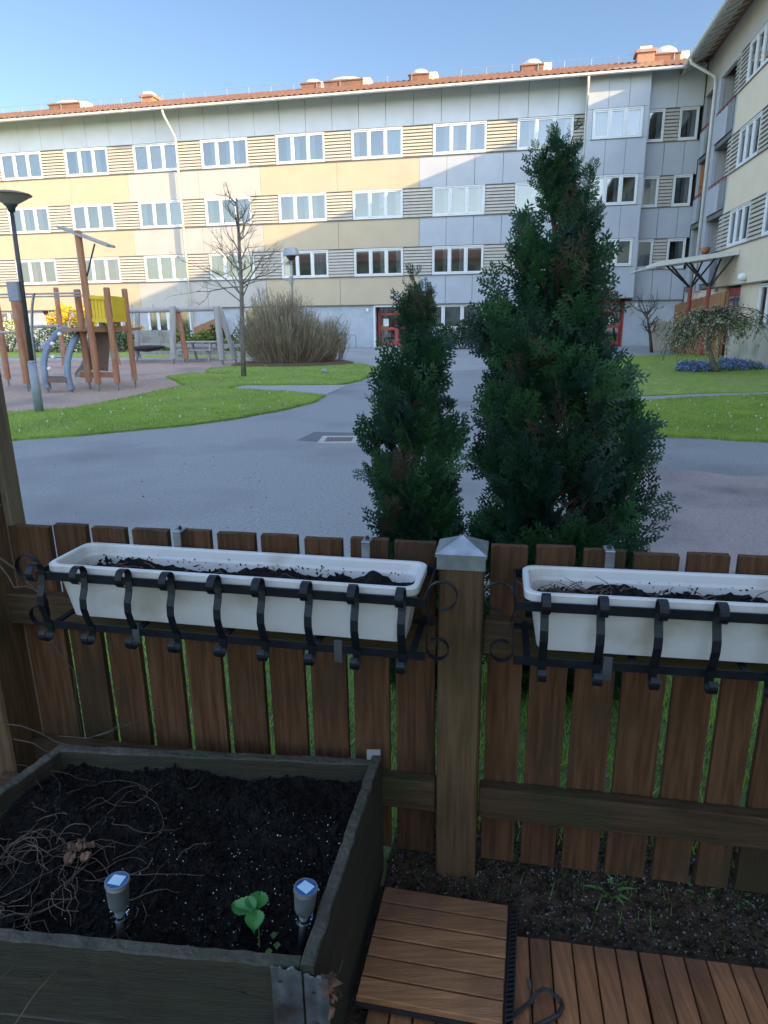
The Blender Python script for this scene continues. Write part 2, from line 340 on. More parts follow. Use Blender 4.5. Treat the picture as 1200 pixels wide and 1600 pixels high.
# grass blades (uncountable)
def inpoly(p, poly):
    x, y = p[:, 0], p[:, 1]; r = np.zeros(len(p), bool); j = len(poly)-1
    for i in range(len(poly)):
        xi, yi = poly[i][0], poly[i][1]; xj, yj = poly[j][0], poly[j][1]
        c = ((yi > y) != (yj > y)) & (x < (xj-xi)*(y-yi)/(yj-yi+1e-12)+xi); r ^= c; j = i
    return r
def blades(pts, z, h, w, mats=(M_grassb,)):
    N = len(pts); a = rng.uniform(0, PI, N); hh = h*rng.uniform(.5, 1.2, N); ln = rng.normal(0, .35, (N, 2))*hh[:, None]
    P = np.column_stack([pts, np.full(N, z)]); dx = np.column_stack([np.cos(a), np.sin(a), 0*a])*w/2
    tip = P+np.column_stack([ln, hh]); V = np.stack([P-dx, P+dx, tip], 1).reshape(-1, 3); F = np.arange(3*N).reshape(-1, 3)
    return V, F
def scatter(poly, n, falloff=None):
    A = np.array([p[:2] for p in poly]); lo, hi = A.min(0), A.max(0); out = []
    while sum(map(len, out)) < n:
        q = rng.uniform(lo, hi, (n*2, 2)); q = q[inpoly(q, A)]
        if falloff is not None:
            dist = np.hypot(q[:, 0], q[:, 1]); q = q[rng.random(len(q)) < np.clip((falloff/dist)**2, 0, 1)]
        out.append(q)
    return np.concatenate(out)[:n]
def vis(q):   # keep what the frame, with a margin, can see
    az = np.arctan2(q[:, 0], q[:, 1]); return q[np.abs(az) < .62]
qs = vis(np.concatenate([scatter(lawnL1, 60000, 9.5)])); V, F = blades(qs, .03, .045, .009)
tag(raw('grass', V, F, [M_grassb]), kind='stuff', label='short green lawn grass left of the path', cat='grass')
qs = vis(np.concatenate([scatter(lawnR2, 28000, 9), scatter(lawnR1, 16000)])); V, F = blades(qs, .03, .045, .011)
tag(raw('grass', V, F, [M_grassb]), kind='stuff', label='short green lawn grass on the right in front of the side wing', cat='grass')
# rough grass edges give the lawn its ragged border
def edge_blades(poly, n, i0=None):
    A = np.array([p[:2] for p in poly]); B = np.roll(A, -1, 0); L = np.linalg.norm(B-A, axis=1); L[L > 1.5] = 0
    k = rng.choice(len(A), n, p=L/L.sum()); t = rng.random((n, 1)); return A[k]+(B[k]-A[k])*t+rng.normal(0, .025, (n, 2))
q = vis(np.concatenate([edge_blades(lawnL1, 14000), edge_blades(lawnR2, 6000), edge_blades(lawnR1, 5000)])); V, F = blades(q, 0., .075, .01)
tag(raw('edge_grass', V, F, [M_grassb]), kind='stuff', label='longer grass along the lawn edges', cat='grass')

qd_ = vis(np.concatenate([scatter(lawnL1, 60, 12), scatter(lawnR2, 45), scatter(lawnR1, 25)]))
bq = MB()
for x_, y_ in qd_:
    r_ = rng.uniform(.006, .013); zq = .085; bq.add([(x_-r_, y_-r_, zq), (x_+r_, y_-r_, zq+.004), (x_+r_, y_+r_, zq), (x_-r_, y_+r_, zq+.004), (x_, y_, zq-.03)], [(0, 1, 2, 3), (0, 4, 1), (2, 4, 3)])
tag(bq.build('daisies', M_wflow), kind='stuff', label='tiny white daisies dotted over the lawns', cat='daisies')
# ================================================================== MAIN BUILDING
Bm = thing('apartment_building', 'long four storey apartment block across the back with striped louvres and orange tiled roof', 'building', nv*DF, -AZ)
U0, U1 = -36., 7.1
ZT = [(10.14, 8.83), (7.45, 6.15), (4.81, 3.49)]        # window bands (top, bottom)
EAVZ, GTOP = 11.8, 2.12
wcols = [-24.66-7.94, -24.66-3.97, -24.66, -20.62, -16.80, -12.75, -8.83, -4.80, -.83]
wcols = [c*DF/36 for c in wcols]; WW = 2.5
def cladding(u0, u1, z0, z1, step, m, parent, w=0., name='cladding_panel', start=None):
    b = MB(); u = u0 if start is None else start; es = [u0]
    while u < u1-.15:
        if u > u0+.15: es.append(u)
        u += step
    es.append(u1)
    for a, c in zip(es, es[1:]): b.bevbox(a+.008, c-.008, w, w+.12, z0+.008, z1-.008, .006)
    b.build(name, m, parent)
    return b
uA, uB, uC = -20.7, -13.4, -5.36
for i, (z1, z0) in enumerate([(8.83, 7.45), (6.15, 4.81), (3.49, GTOP)]):
    cladding(U0, uA, z0, z1, 3.97, M_yellow, Bm)
    cladding(uA, uB+(.0 if i < 1 else .0), z0, z1, 3.97, M_wcream, Bm)
    cladding(uB, uC, z0, z1, 3.97, M_yellow, Bm)
    cladding(uC, 2.35, z0, z1, 1.32, M_white, Bm)
    cladding(4.8, U1, z0, z1, .85, M_white, Bm)
M_top = mat('cladding_lifted_for_shade', (.56, .59, .64), (.61, .64, .69), 1.2, .55)  # same cladding, colour lifted to make up for the shade under the eave
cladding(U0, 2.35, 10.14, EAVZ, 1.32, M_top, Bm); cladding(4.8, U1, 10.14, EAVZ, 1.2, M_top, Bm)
# dark joint strips / drip sills along every band edge
b = MB()
for z1, z0 in ZT:
    for a, c in ((U0, 2.2), (4.85, U1)): b.box(a, c, -.03, .02, z1-.012, z1+.02); b.box(a, c, -.05, .02, z0-.03, z0+.0)
for a, c in ((U0, 2.2), (4.85, U1)): b.box(a, c, -.025, .1, GTOP-.03, GTOP+.005)
b.build('drip_flashing', M_seam, Bm)
# core behind
b = MB(); b.box(U0, U1, 1.2, 10, 0, 11.2); 
for z in (EAVZ-.06, 8.2, 5.5, 2.8): b.box(U0, U1, .122, 1.2, z-.55, z+.05)
b.box(U0-.2, U0, 0, 10, 0, 12.2)
b.build('inner_wall', M_int, Bm)
# unit window
def window_unit(w, h, n, parent, loc, curt=1, first=None, name='window', wid=.05, gl=None):
    fr = MB(); p = .035; t = wid
    fr.bevbox(0, w, -p, .09, 0, t+.01, .004); fr.bevbox(0, w, -p, .09, h-t, h, .004); fr.bevbox(0, t, -p, .09, t+.012, h-t-.002, .004); fr.bevbox(w-t, w, -p, .09, t+.012, h-t-.002, .004)
    pw = (w-2*t)/n
    for i in range(n):
        x0 = t+i*pw; x1 = x0+pw
        if i: fr.bevbox(x0-.03, x0+.03, -p-.004, .085, t+.013, h-t-.003, .004)
        s = .055; a0 = x0+(.03 if i else 0)+.004; a1 = x1-(.03 if i < n-1 else 0)-.004
        fr.bevbox(a0, a0+s, -.012, .05, t+.02, h-t-.01, .003); fr.bevbox(a1-s, a1, -.012, .05, t+.02, h-t-.01, .003)
        fr.bevbox(a0+s+.001, a1-s-.001, -.01, .05, t+.02, t+.02+s, .003); fr.bevbox(a0+s+.001, a1-s-.001, -.01, .05, h-t-.01-s, h-t-.01, .003)
    o = fr.build(name, M_frame, parent, loc)
    gp = MB(); gp.add([(t, .03, t), (w-t, .03, t), (w-t, .03, h-t), (t, .03, h-t)], [(0, 1, 2, 3)]); gp.build('pane', gl or M_glass, o)
    if curt:
        rr = random.Random(curt*31); cb = MB()
        for i in range(n):
            x0 = t+i*pw+.02; k = rr.random()
            if curt == 4: spans = [(x0, x0+pw-.04, .04)]
            elif k < .35: spans = [(x0, x0+pw*.38, .04)]
            elif k < .6: spans = [(x0+pw*.55, x0+pw-.04, .04)]
            elif k < .85: spans = [(x0, x0+pw-.04, h*rr.choice([.04, .04, .5]))]
            else: spans = []
            for a, c, zl in spans:
                N = max(4, int((c-a)/.05)); V = []
                for j in range(N+1):
                    x = a+(c-a)*j/N; yy = .16+.02*math.sin(j*1.9+i); V += [(x, yy, zl), (x, yy, h-.03)]
                cb.add(V, [(2*j, 2*j+2, 2*j+3, 2*j+1) for j in range(N)])
        if cb.f: cb.build('curtain', [M_curt, M_curt3, M_curt, M_curt2, M_curt4][curt % 5], o)
    return o
protos = {}
def put_window(w, h, n, parent, loc, curt):
    k = (round(w, 2), round(h, 2), n, curt)
    if k not in protos: protos[k] = window_unit(w, h, n, parent, loc, curt); return protos[k]
    return copy_part(protos[k], parent, loc)
def louvre(u0, u1, z0, z1, parent, w=0.):
    b = MB(); N = max(4, round((z1-z0)/.145)); s = (z1-z0)/N
    for i in range(N):
        z = z0+i*s; b.hexa([(u0, w-.045, z+.01), (u1, w-.045, z+.01), (u1, w+.03, z+.02), (u0, w+.03, z+.02), (u0, w+.0, z+s*.86), (u1, w+.0, z+s*.86), (u1, w+.03, z+s*.86), (u0, w+.03, z+s*.86)])
    b.box(u0, u1, w+.034, w+.12, z0, z1, 1)
    return b.build('louvre_panel', [M_louv, M_seam], parent)
cseq = random.Random(5)
for (z1, z0) in ZT:
    prev = U0
    for i, c in enumerate(wcols):
        if c-prev > .2:
            louvre(prev+.02, c-.02, z0+.01, z1-.015, Bm)
        put_window(WW, 1.30, 3, Bm, (c, 0, z0+.005), cseq.choice([0, 1, 2, 3, 4, 4, 5, 6, 7, 8, 9, 10, 11, 12, 13]))
        prev = c+WW
    louvre(prev+.02, 2.2, z0+.01, z1-.015, Bm)
# right end beyond the bay: window, louvre, window
for (z1, z0) in ZT:
    put_window(.74, 1.30, 1, Bm, (4.82, 0, z0+.005), cseq.choice([5, 2, 4]))
    louvre(5.58, 6.14, z0+.01, z1-.015, Bm)
    put_window(.8, 1.30, 1, Bm, (6.16, 0, z0+.005), cseq.choice([1, 2]))
# bay with overhang above door 2
BW = -.7
b = MB()
for (z1, z0) in [(11.45, 10.12), (8.93, 7.47), (6.22, 4.81), (3.62, 2.23)]:
    es = [2.2, 3.06, 3.92, 4.78]
    for a, c in zip(es, es[1:]): b.bevbox(a+.006, c-.006, BW, BW+.1, z0+.006, z1-.006, .005)
    b.bevbox(2.2, 2.3, BW+.102, .0, z0, z1, .004); b.bevbox(4.68, 4.78, BW+.102, .0, z0, z1, .004)
for (z1, z0) in [(10.12, 8.93), (7.47, 6.22), (4.81, 3.62)]:
    b.bevbox(2.2, 2.44, BW, 0, z0+.001, z1-.001, .004); b.bevbox(4.56, 4.78, BW, 0, z0+.001, z1-.001, .004)
b.box(2.21, 4.77, BW+.12, 1.2, 2.24, 2.4)
b.build('bay', M_white, Bm)
for (z1, z0) in [(10.12, 8.93), (7.47, 6.22), (4.81, 3.62)]:
    b = MB(); b.box(2.4, 4.6, BW-.03, BW+.06, z0-.025, z0-.002); b.build('window_sill', M_seam, Bm); b = MB(); b.box(2.4, 4.6, BW-.02, BW+.06, z1+.002, z1+.02); b.build('window_head', M_seam, Bm)
b = MB(); b.box(2.2, 4.78, BW-.004, BW+.3, 2.2, 2.226); b.build('bay_flashing', M_seam, Bm)
for i, (z1, z0) in enumerate([(10.12, 8.93), (7.47, 6.22), (4.81, 3.62)]):
    put_window(2.1, z1-z0-.01, 3, Bm, (2.45, BW, z0+.005), [4, 5, 2][i])
# bay canopy roof
b = MB(); b.hexa([(1.85, BW-.25, 11.36), (5.15, BW-.25, 11.56), (5.15, .6, 11.8), (1.85, .6, 11.62), (1.85, BW-.25, 11.5), (5.15, BW-.25, 11.74), (5.15, .6, 12.05), (1.85, .6, 11.85)])
b.build('bay_roof', M_orange, Bm)
# ground floor: wall with openings
opens = [(-30.6, -28.4, .9, 'w'), (-26.9, -25.4, 0, 'd0'), (-24.4, -22., .9, 'w'), (-20.4, -17.85, .0, 'wd'), (-14.8, -12.4, .9, 'w'), (-7.62, -5.45, 0, 'd1'), (-5.15, -2.2, .9, 'w'), (-1.0, 1.4, .9, 'w'), (2.95, 4.55, 0, 'd2')]
b = MB(); prev = U0
for (a, c, zs, k) in opens:
    b = MB(); b.box(prev, a, .1, .35, 0, GTOP-.035); b.build('ground_floor_wall', M_plast, Bm)
    if zs: b = MB(); b.box(a, c, .1, .35, 0, zs); b.build('window_breast', M_plast, Bm)
    prev = c
b = MB(); b.box(prev, U1, .1, .35, 0, GTOP-.035); b.build('ground_floor_wall', M_plast, Bm)
for (a, c, zs, k) in opens:
    if k == 'w': put_window(round(c-a, 2), GTOP-.04-zs, 3, Bm, (a, .12, zs), cseq.choice([4, 4, 5, 1]))
    if k == 'wd':
        put_window(1.2, 2.06, 2, Bm, (a, .12, .01), 4); put_window(1.33, 2.06, 2, Bm, (a+1.21, .12, .01), 3)
def entrance(a, c, y0, mfr, parent, split=.5, dark=True):
    h = GTOP-.04; m = a+(c-a)*split
    fr = MB()
    for x0, x1 in ((a+.02, m), (m, c-.02)):
        fr.bevbox(x0, x0+.11, y0, y0+.06, .02, h, .004); fr.bevbox(x1-.11, x1, y0, y0+.06, .02, h, .004)
        for z0, z1 in ((.02, .2), (.86, 1.0), (h-.48, h-.38), (h-.07, h)): fr.bevbox(x0+.112, x1-.112, y0+.002, y0+.058, z0, z1, .004)
    d = fr.build('door', mfr, parent)
    gl = MB(); gl.add([(a+.1, y0+.03, .1), (c-.1, y0+.03, .1), (c-.1, y0+.03, h-.03), (a+.1, y0+.03, h-.03)], [(0, 1, 2, 3)]); gl.build('pane', M_glassd, d)
    nb = MB(); nb.box(a+.3, a+.3+.28, y0-.004, y0+.001, 1.05, 1.42); nb.build('notice', M_paper, d)
    hb = MB(); hb.tube([(m-.06, y0-.05, .95), (m-.06, y0-.05, 1.2)], .012, 6); hb.tube([(m-.06, y0-.05, 1.0), (m-.06, y0+.01, 1.0)], .01, 6); hb.tube([(m-.06, y0-.05, 1.15), (m-.06, y0+.01, 1.15)], .01, 6); hb.build('handle', M_steel, d)
entrance(-7.6, -5.47, .5, M_reddoor, Bm, .47); entrance(-26.9, -25.4, .3, M_reddoor, Bm, .5); entrance(3.55, 4.53, .6, M_reddoor, Bm, .96)
b = MB()
for i in range(5): b.bevbox(2.97+i*.112, 3.07+i*.112, .5, .55, .03, GTOP-.1, .004)
b.build('wood_screen', M_orwood, Bm)
b = MB(); b.bevbox(-7.7, -5.35, .02, .12, GTOP-.12, GTOP-.04, .005); b.bevbox(-7.72, -7.62, .02, .4, 0, GTOP-.13, .004); b.build('door_trim', M_frame, Bm)
b = MB(); b.bevbox(-7.6, -5.45, -.35, .4, .0, .07, .01); b.build('doorstep', M_slab, Bm)
for u, z, w_ in ((-8.1, 1.95, .1), (4.98, 2.0, .1)):
    b = MB(); b.bevbox(u, u+.13, w_-.1, w_, z-.17, z, .02); b.build('wall_lamp', M_paper, Bm)
for u, z, w_ in ((-6.7, 2.45, 0), (3.4, 2.75, BW)):
    b = MB(); b.bevbox(u, u+.42, w_-.03, w_-.001, z-.12, z+.2, .004); o = b.build('number_plate', M_white, Bm)
    q = MB(); q.tube([(u+.14+.07*math.cos(t), w_-.036, z+.06+.07*math.sin(t)) for t in np.linspace(0, 5.6, 14)], .011, 4); q.box(u+.27, u+.29, w_-.04, w_-.031, z-.04, z+.14); q.build('numeral', M_seam, o)
# number plate marks kept faint, as in the photo
# roof
def tileroof(u0, u1, y0, y1, z0, z1, parent, ang=0.):
    N = int((u1-u0)/.075); R = 22; V = []; F = []
    for r in range(R+1):
        t = r/R; row = int(t*R)
        for i in range(N+1):
            u = u0+(u1-u0)*i/N; V.append((u, y0+(y1-y0)*t, z0+(z1-z0)*t+.03*math.sin(i*PI/2)))
        if r < R:
            for i in range(N+1):
                u = u0+(u1-u0)*i/N; V.append((u, y0+(y1-y0)*(t+1/R)-.001, z0+(z1-z0)*(t+1/R)-.035+.03*math.sin(i*PI/2)))
    L = N+1; rows = len(V)//L
    for r in range(rows-1):
        for i in range(N): F.append((r*L+i, r*L+i+1, (r+1)*L+i+1, (r+1)*L+i))
    o = raw('tiled_roof', V, F, [M_tile], parent=parent); return o
tileroof(U0, 7., -1.2, 4.3, 11.47, 13.32, Bm)
b = MB(); b.hexa([(U0, 4.3, 13.1), (7, 4.3, 13.1), (7, 10.4, 11.3), (U0, 10.4, 11.3), (U0, 4.3, 13.3), (7, 4.3, 13.3), (7, 10.4, 11.5), (U0, 10.4, 11.5)])
b.build('rear_roof', M_tile, Bm)
b = MB(); b.hexa([(U0, -1.08, 11.36), (5.9, -1.08, 11.36), (5.9, .1, 11.8), (U0, .1, 11.8), (U0, -1.08, 11.41), (5.9, -1.08, 11.41), (5.9, .1, 11.85), (U0, .1, 11.85)])
b.build('soffit', M_soff, Bm)
b = MB(); b.tube([(U0, -1.2, 11.36), (5.95, -1.2, 11.36)], .06, 8); b.box(U0, 5.9, -1.11, -1.08, 11.32, 11.47); b.build('gutter', M_eave, Bm)
# snow rail along the ridge side
b = MB(); 
for i in range(34):
    u = U0+1+i*1.25; b.box(u-.015, u+.015, 3.3, 3.33, 12.7, 13.3, 0)
b.tube([(U0, 3.32, 13.32), (7, 3.32, 13.32)], .008, 5); b.build('snow_guard', M_grey, Bm)
def dome(u, w, rad, hh, parent, small=False, zb=13.05):
    b = MB(); b.bevbox(u-rad, u+rad, w-.55, w+.55, zb-.3, zb+.24, .02); b.box(u-rad-.05, u+rad+.05, w-.6, w+.6, zb+.19, zb+.245, 0)
    o = b.build('skylight_curb', M_tile, parent)
    V = MB(); pr = [(1., 0), (.97, .3), (.85, .58), (.62, .82), (.33, .96), (.02, 1.)]
    K = 24; vv = []
    for r, z in pr:
        for j in range(K): vv.append((u+rad*1.0*r*math.cos(2*PI*j/K), w+.58*r*math.sin(2*PI*j/K), zb+.246+hh*z))
    V.add(vv, [(i*K+j, i*K+(j+1) % K, (i+1)*K+(j+1) % K, (i+1)*K+j) for i in range(len(pr)-1) for j in range(K)]+[tuple((len(pr)-1)*K+j for j in range(K))])
    V.build('skylight_dome', M_domeg, o, smooth=True)
    f = MB(); f.bevbox(u+rad+.02, u+rad+.42, w-.5, w+.2, zb-.1, zb+.28, .02); f.build('vent_box', M_beige, o)
for u, r, hh in ((-26.1, .95, .24), (-11.6, .5, .27), (-9.85, 1.0, .25), (-5.9, .5, .32), (-.3, .52, .34), (5.9, .6, .42)): dome(u, 3.9, r, hh, Bm)
def chimney(u, w, s, z0, z1):
    b = MB(); b.bevbox(u-s, u+s, w-.4, w+.4, z0, z1, .01); b.bevbox(u-s-.08, u+s+.08, w-.48, w+.48, z1-.14, z1, .01); b.bevbox(u-s*.7, u+s*.7, w-.3, w+.3, z1+.0, z1+.16, .01, 1); b.build('chimney', [M_orange, M_eave], Bm)
chimney(-21., 3.8, .34, 12.6, 13.4); chimney(4.9, 3.2, .38, 12.5, 13.35)
# downpipes
for (px, zt) in ((292, 9.9), (908, 9.9)):
    u = fac(px, 395 if px < 300 else 300)[0]; b = MB()
    b.tube([(u-.05, -1.17, 11.3), (u-.05, -1.1, 11.1), (u, -.2, 10.35), (u, -.16, 10.15), (u, -.16, 2.2), (u, -.0, 2.1), (u, 0.04, .05)], .055, 8); b.build('downpipe', M_eave, Bm, smooth=True)

# ================================================================== SIDE WING (frame: x = depth into wing, y = along n)
Bs = thing('apartment_building', 'cream side wing on the right with loggias, red rails and deep roof overhang', 'building', dv*OFF, -AZ)
ZS = [(10.42, 9.13), (7.75, 6.45), (5.08, 3.8)]
N0, N1 = -16., 35.2
def spanel(y0, y1, z0, z1, m, step=99., name='cladding_panel', x=0., th=.14):
    b = MB(); y = y0
    while y < y1-.05:
        e = min(y+step, y1); b.bevbox(x, x+th, y+.006, e-.006, z0+.005, z1-.005, .006); y = e
    return b.build(name, m, Bs)
logs = [(33.85, 35.15), (29.9, 32.5)]
ww = []; y = 26.35
while y > N0+2: ww.append(y); y -= 3.97
for i, (z1, z0) in enumerate([(9.13, 7.75), (6.45, 5.08), (3.8, 2.45)]): spanel(N0, 29.84, z0, z1, M_beige, 3.97)
spanel(N0, 35.15, 10.42, 11.9, M_wcream, 3.97)
spanel(32.55, 33.8, 2.4, 10.42, M_white, 9, 'pier'); spanel(35.16, 35.25, 0, 10.42, M_white, 9, 'pier')
spanel(29.7, 29.86, 2.3, 10.42, M_white, 9, 'pier', -.02)
for (z1, z0) in ZS:
    for yw in ww:
        o = put_window(2.4, 1.27, 3, Bs, (0, 0, 0), cseq.choice([4, 5, 2, 1, 7])); o.location = (-.0, yw+2.4, z0+.01); o.rotation_euler.z = -PI/2
        b = MB(); N = 9; s = (z1-z0)/N; a, c = yw+2.43, yw+3.97-.03
        for k in range(N):
            z = z0+k*s; b.hexa([(-.045, a, z+.01), (.03, a, z+.02), (.03, c, z+.02), (-.045, c, z+.01), (0, a, z+s*.86), (.03, a, z+s*.86), (.03, c, z+s*.86), (0, c, z+s*.86)])
        b.box(.034, .12, a, c, z0, z1, 1); b.build('louvre_panel', [M_louv, M_seam], Bs)
b = MB()
for z1, z0 in ZS+[(2.46, 2.46)]: b.box(-.035, .02, N0, 29.8, z1-.01, z1+.018); b.box(-.05, .02, N0, 29.8, z0-.025, z0)
b.build('drip_flashing', M_seam, Bs)
# loggias: recessed box, back wall, slab, parapet, red rail
for (y0, y1) in logs:
    for i, (z1, z0) in enumerate(ZS):
        b = MB(); b.box(1.5, 1.6, y0-.1, y1+.1, z0-1.3, z1+.05); b.box(.15, 1.5, y0-.12, y0-.02, z0-1.3, z1+.05); b.box(.15, 1.5, y1+.02, y1+.12, z0-1.3, z1+.05)
        yy = y0
        while yy < y1: b.box(1.47, 1.5, yy+.02, yy+.2, z0-1.2, z1); yy += .24
        lo = b.build('loggia', M_loggia, Bs)
        b = MB(); b.box(.0, 1.5, y0, y1, z0-1.32, z0-1.16); b.build('slab', M_seam, lo)
        if z0 < 4.: pass
        b = MB(); mid = y0+(y1-y0)*.33
        b.bevbox(-.06, -.02, mid+.01, y1, z0-1.12, z0-.12, .005); b.build('parapet', M_white, lo)
        b = MB()
        for k in range(14):
            yy = y0+(mid-y0)*(k+.5)/14; b.box(-.05, -.03, yy-.018, yy+.018, z0-1.12, z0-.12)
        b.build('slatted_parapet', M_grey, lo)
        b = MB(); b.tube([(-.04, y0, z0), (-.04, y1, z0)], .025, 6)
        for k in range(6): yy = y0+(y1-y0)*k/5; b.box(-.05, -.03, yy-.012, yy+.012, z0-.14, z0)
        b.build('railing', M_redsteel, lo)
b = MB()
for k in range(4): b.bevbox(.1, .16, 33.95+k*.35, 34.02+k*.35, 6.2, 7.7, .004)
b.box(.1, .14, 33.9, 35.1, 6.55, 6.63); b.box(.1, .14, 33.9, 35.1, 6.85, 6.93); b.build('timber_lattice', M_orwood, Bs)
# flower pot on rail
b = MB(); b.lathe([(.1, 0), (.17, .08), (.19, .22), (.17, .26)], (-.14, 31.5, 3.82), 14); b.build('hanging_pot', M_orwood, Bs, smooth=True)
# core, ground floor
b = MB(); b.box(1.7, 11, N0, 46, 0, 11.3); b.box(.02, 1.69, 35.3, 46, 0, 11.8); b.box(.15, 1.7, N0, 29.6, 10.43, 11.2)
for z in (8.4, 5.75, 3.1): b.box(.15, 1.7, N0, 29.6, z-.55, z-.0)
b.box(.15, 11, N0-.2, N0, 0, 12); b.build('inner_wall', M_int, Bs)
b = MB()
gy = [(26.7, 28.6, .0), (22.2, 24.6, .75), (18.2, 20.6, .75), (14.2, 16.7, .75), (10.2, 12.7, .75), (6.2, 8.7, .75)]
prev = 35.2
for (a, c, zs) in gy:
    b = MB(); b.box(.1, .35, c, prev, 0, 2.44); b.build('ground_floor_wall', M_beige, Bs)
    if zs: b = MB(); b.box(.1, .35, a, c, 0, zs); b.build('window_breast', M_beige, Bs)
    prev = a
b = MB(); b.box(.1, .35, N0, prev, 0, 2.44); b.build('ground_floor_wall', M_beige, Bs)
for (a, c, zs) in gy[1:]:
    o = put_window(2.4, 1.65, 3, Bs, (0, 0, 0), 4); o.location = (.11, c, zs); o.rotation_euler.z = -PI/2
b = MB(); b.bevbox(.2, .26, 26.72, 28.58, .0, 2.4, .004); d_ = b.build('door', M_reddoor, Bs)
b = MB(); b.box(.19, .199, 26.9, 27.55, .9, 2.1); b.box(.19, .199, 27.7, 28.4, .9, 2.1); b.build('pane', M_glassd, d_)
b = MB(); b.lathe([(.02, 0), (.13, .02), (.15, .12), (.12, .22), (.02, .25)], (-.12, 25.9, 2.55), 14); b.build('wall_lamp', M_paper, Bs, smooth=True)
# roof of the wing
b = MB(); b.hexa([(-1.05, N0, 11.32), (.02, N0, 11.85), (.02, 35.3, 11.85), (-1.05, 35.3, 11.32), (-1.05, N0, 11.4), (.02, N0, 11.93), (.02, 35.3, 11.93), (-1.05, 35.3, 11.4)])
yy = N0
while yy < 35.2: b.hexa([(-1., yy, 11.29), (.0, yy, 11.785), (.0, yy+.09, 11.785), (-1., yy+.09, 11.29), (-1., yy, 11.34), (.0, yy, 11.86), (.0, yy+.09, 11.86), (-1., yy+.09, 11.34)]); yy += .6
b.build('soffit', M_soff, Bs)
b = MB(); b.hexa([(-1.1, N0, 11.44), (4., N0, 12.9), (4., 35.4, 12.9), (-1.1, 35.4, 11.44), (-1.1, N0, 11.5), (4., N0, 13.0), (4., 35.4, 13.0), (-1.1, 35.4, 11.5)])
b.hexa([(4., N0, 12.9), (11., N0, 11.4), (11., 35.4, 11.4), (4., 35.4, 12.9), (4., N0, 13.0), (11., N0, 11.5), (11., 35.4, 11.5), (4., 35.4, 13.0)]); b.build('tiled_roof', M_tile, Bs)
b = MB(); b.tube([(-1.14, N0, 11.38), (-1.14, 34.2, 11.38)], .085, 8); b.box(-1.08, -1.05, N0, 35, 11.3, 11.5); b.build('gutter', M_eave, Bs)
b = MB(); b.tube([(-1.14, 33., 11.3), (-1.1, 33., 11.15), (-.15, 33.1, 10.65), (-.09, 33.1, 10.4), (-.09, 33.1, .1)], .06, 8); b.build('downpipe', M_eave, Bs, smooth=True)
# entrance canopy on red Y posts
Cn = thing('entrance_canopy', 'white sloping entrance canopy on red Y shaped steel posts at the side wing', 'canopy', dv*5.4+nv*24.5, -AZ)
def cn(d_, n_, z): return np.array([d_-5.4, n_-24.5, z])
b = MB(); b.hexa([cn(4.45, 27.0, 3.14), cn(7.1, 27.0, 3.46), cn(7.1, 29.6, 3.46), cn(4.45, 29.6, 3.14), cn(4.45, 27.0, 3.3), cn(7.1, 27.0, 3.62), cn(7.1, 29.6, 3.62), cn(4.45, 29.6, 3.3)])
b.build('roof_slab', M_eave, Cn)
b = MB(); b.hexa([cn(3.8, 27.2, 3.0), cn(4.44, 27.2, 3.12), cn(4.44, 29.4, 3.12), cn(3.8, 29.4, 3.0), cn(3.8, 27.2, 3.05), cn(4.44, 27.2, 3.19), cn(4.44, 29.4, 3.19), cn(3.8, 29.4, 3.05)]); b.build('roof_wing', M_slide, Cn)
for (px, nn, pl) in ((1079, 27.9, 0), (1108, 27.4, 1)):
    P = plane(px, 450, nv, nn); d_ = P@dv; zt = 2.45
    b = MB(); b.tube([cn(d_, nn, 0), cn(d_, nn, zt)], .075, 8); pst = b.build('post', M_redsteel, Cn)
    for e_, f_ in ((-.95, -.25), (-.6, .7), (.65, -.3), (.5, .9)):
        b = MB(); q = cn(d_+e_, nn+f_, 3.14+(d_+e_-4.45)*.12); b.tube([cn(d_, nn, zt-.05), q], .035, 6); b.build('branch_strut', M_darksteel, pst)

# block across the courtyard behind the camera, seen only as the reflection in the panes
Bo = thing('apartment_building', 'opposite block with red tiled roof mirrored in the window panes', 'building', nv*-62., -AZ)
b = MB(); b.box(-45, 25, -10, 0, 0, 11.2); b.build('wall', M_wcream, Bo)
b = MB(); b.hexa([(-46, -5.5, 13.4), (-46, 1., 11.1), (26, 1., 11.1), (26, -5.5, 13.4), (-46, -5.5, 13.6), (-46, 1., 11.3), (26, 1., 11.3), (26, -5.5, 13.6)][::1]); b.build('tiled_roof', M_tile, Bo)
for z_ in (1., 3.6, 6.3, 8.9):
    for k_ in range(15):
        b = MB(); b.box(-43+k_*4.4, -40.6+k_*4.4, .002, .06, z_, z_+1.35); b.build('window', M_seam, Bo)

# ================================================================== FOREGROUND: fence
FT = np.array([.9834, -.1816, 0]); FN = np.array([.1816, .9834, 0]); FD = 1.658; FROT = math.atan2(FT[1], FT[0])
def fs(P): return P@FT, P@FN-FD        # fence coords of a world point
Fe = thing('picket_fence', 'brown wooden picket fence between the terrace and the grass with a metal capped post', 'fence', FN*FD, FROT)
rf = random.Random(3)
edges = [-1.283, -1.162, -1.039, -.912, -.785, -.657, -.534, -.410, -.288]
spans = [(-1.43, -1.292)]+[(a+.0105, c-.0105) for a, c in zip(edges, edges[1:])]+[(-.279, -.17)]
redges = [-.040]+[.073, .19, .31, .436, .552, .656, .778, .9, 1.02, 1.14, 1.26, 1.38, 1.5]
spans += [(a+.0105, c-.0105) for a, c in zip(redges, redges[1:])]
spans += [(-1.43-.125*(k+1), -1.43-.125*(k+1)+.107) for k in range(4)]
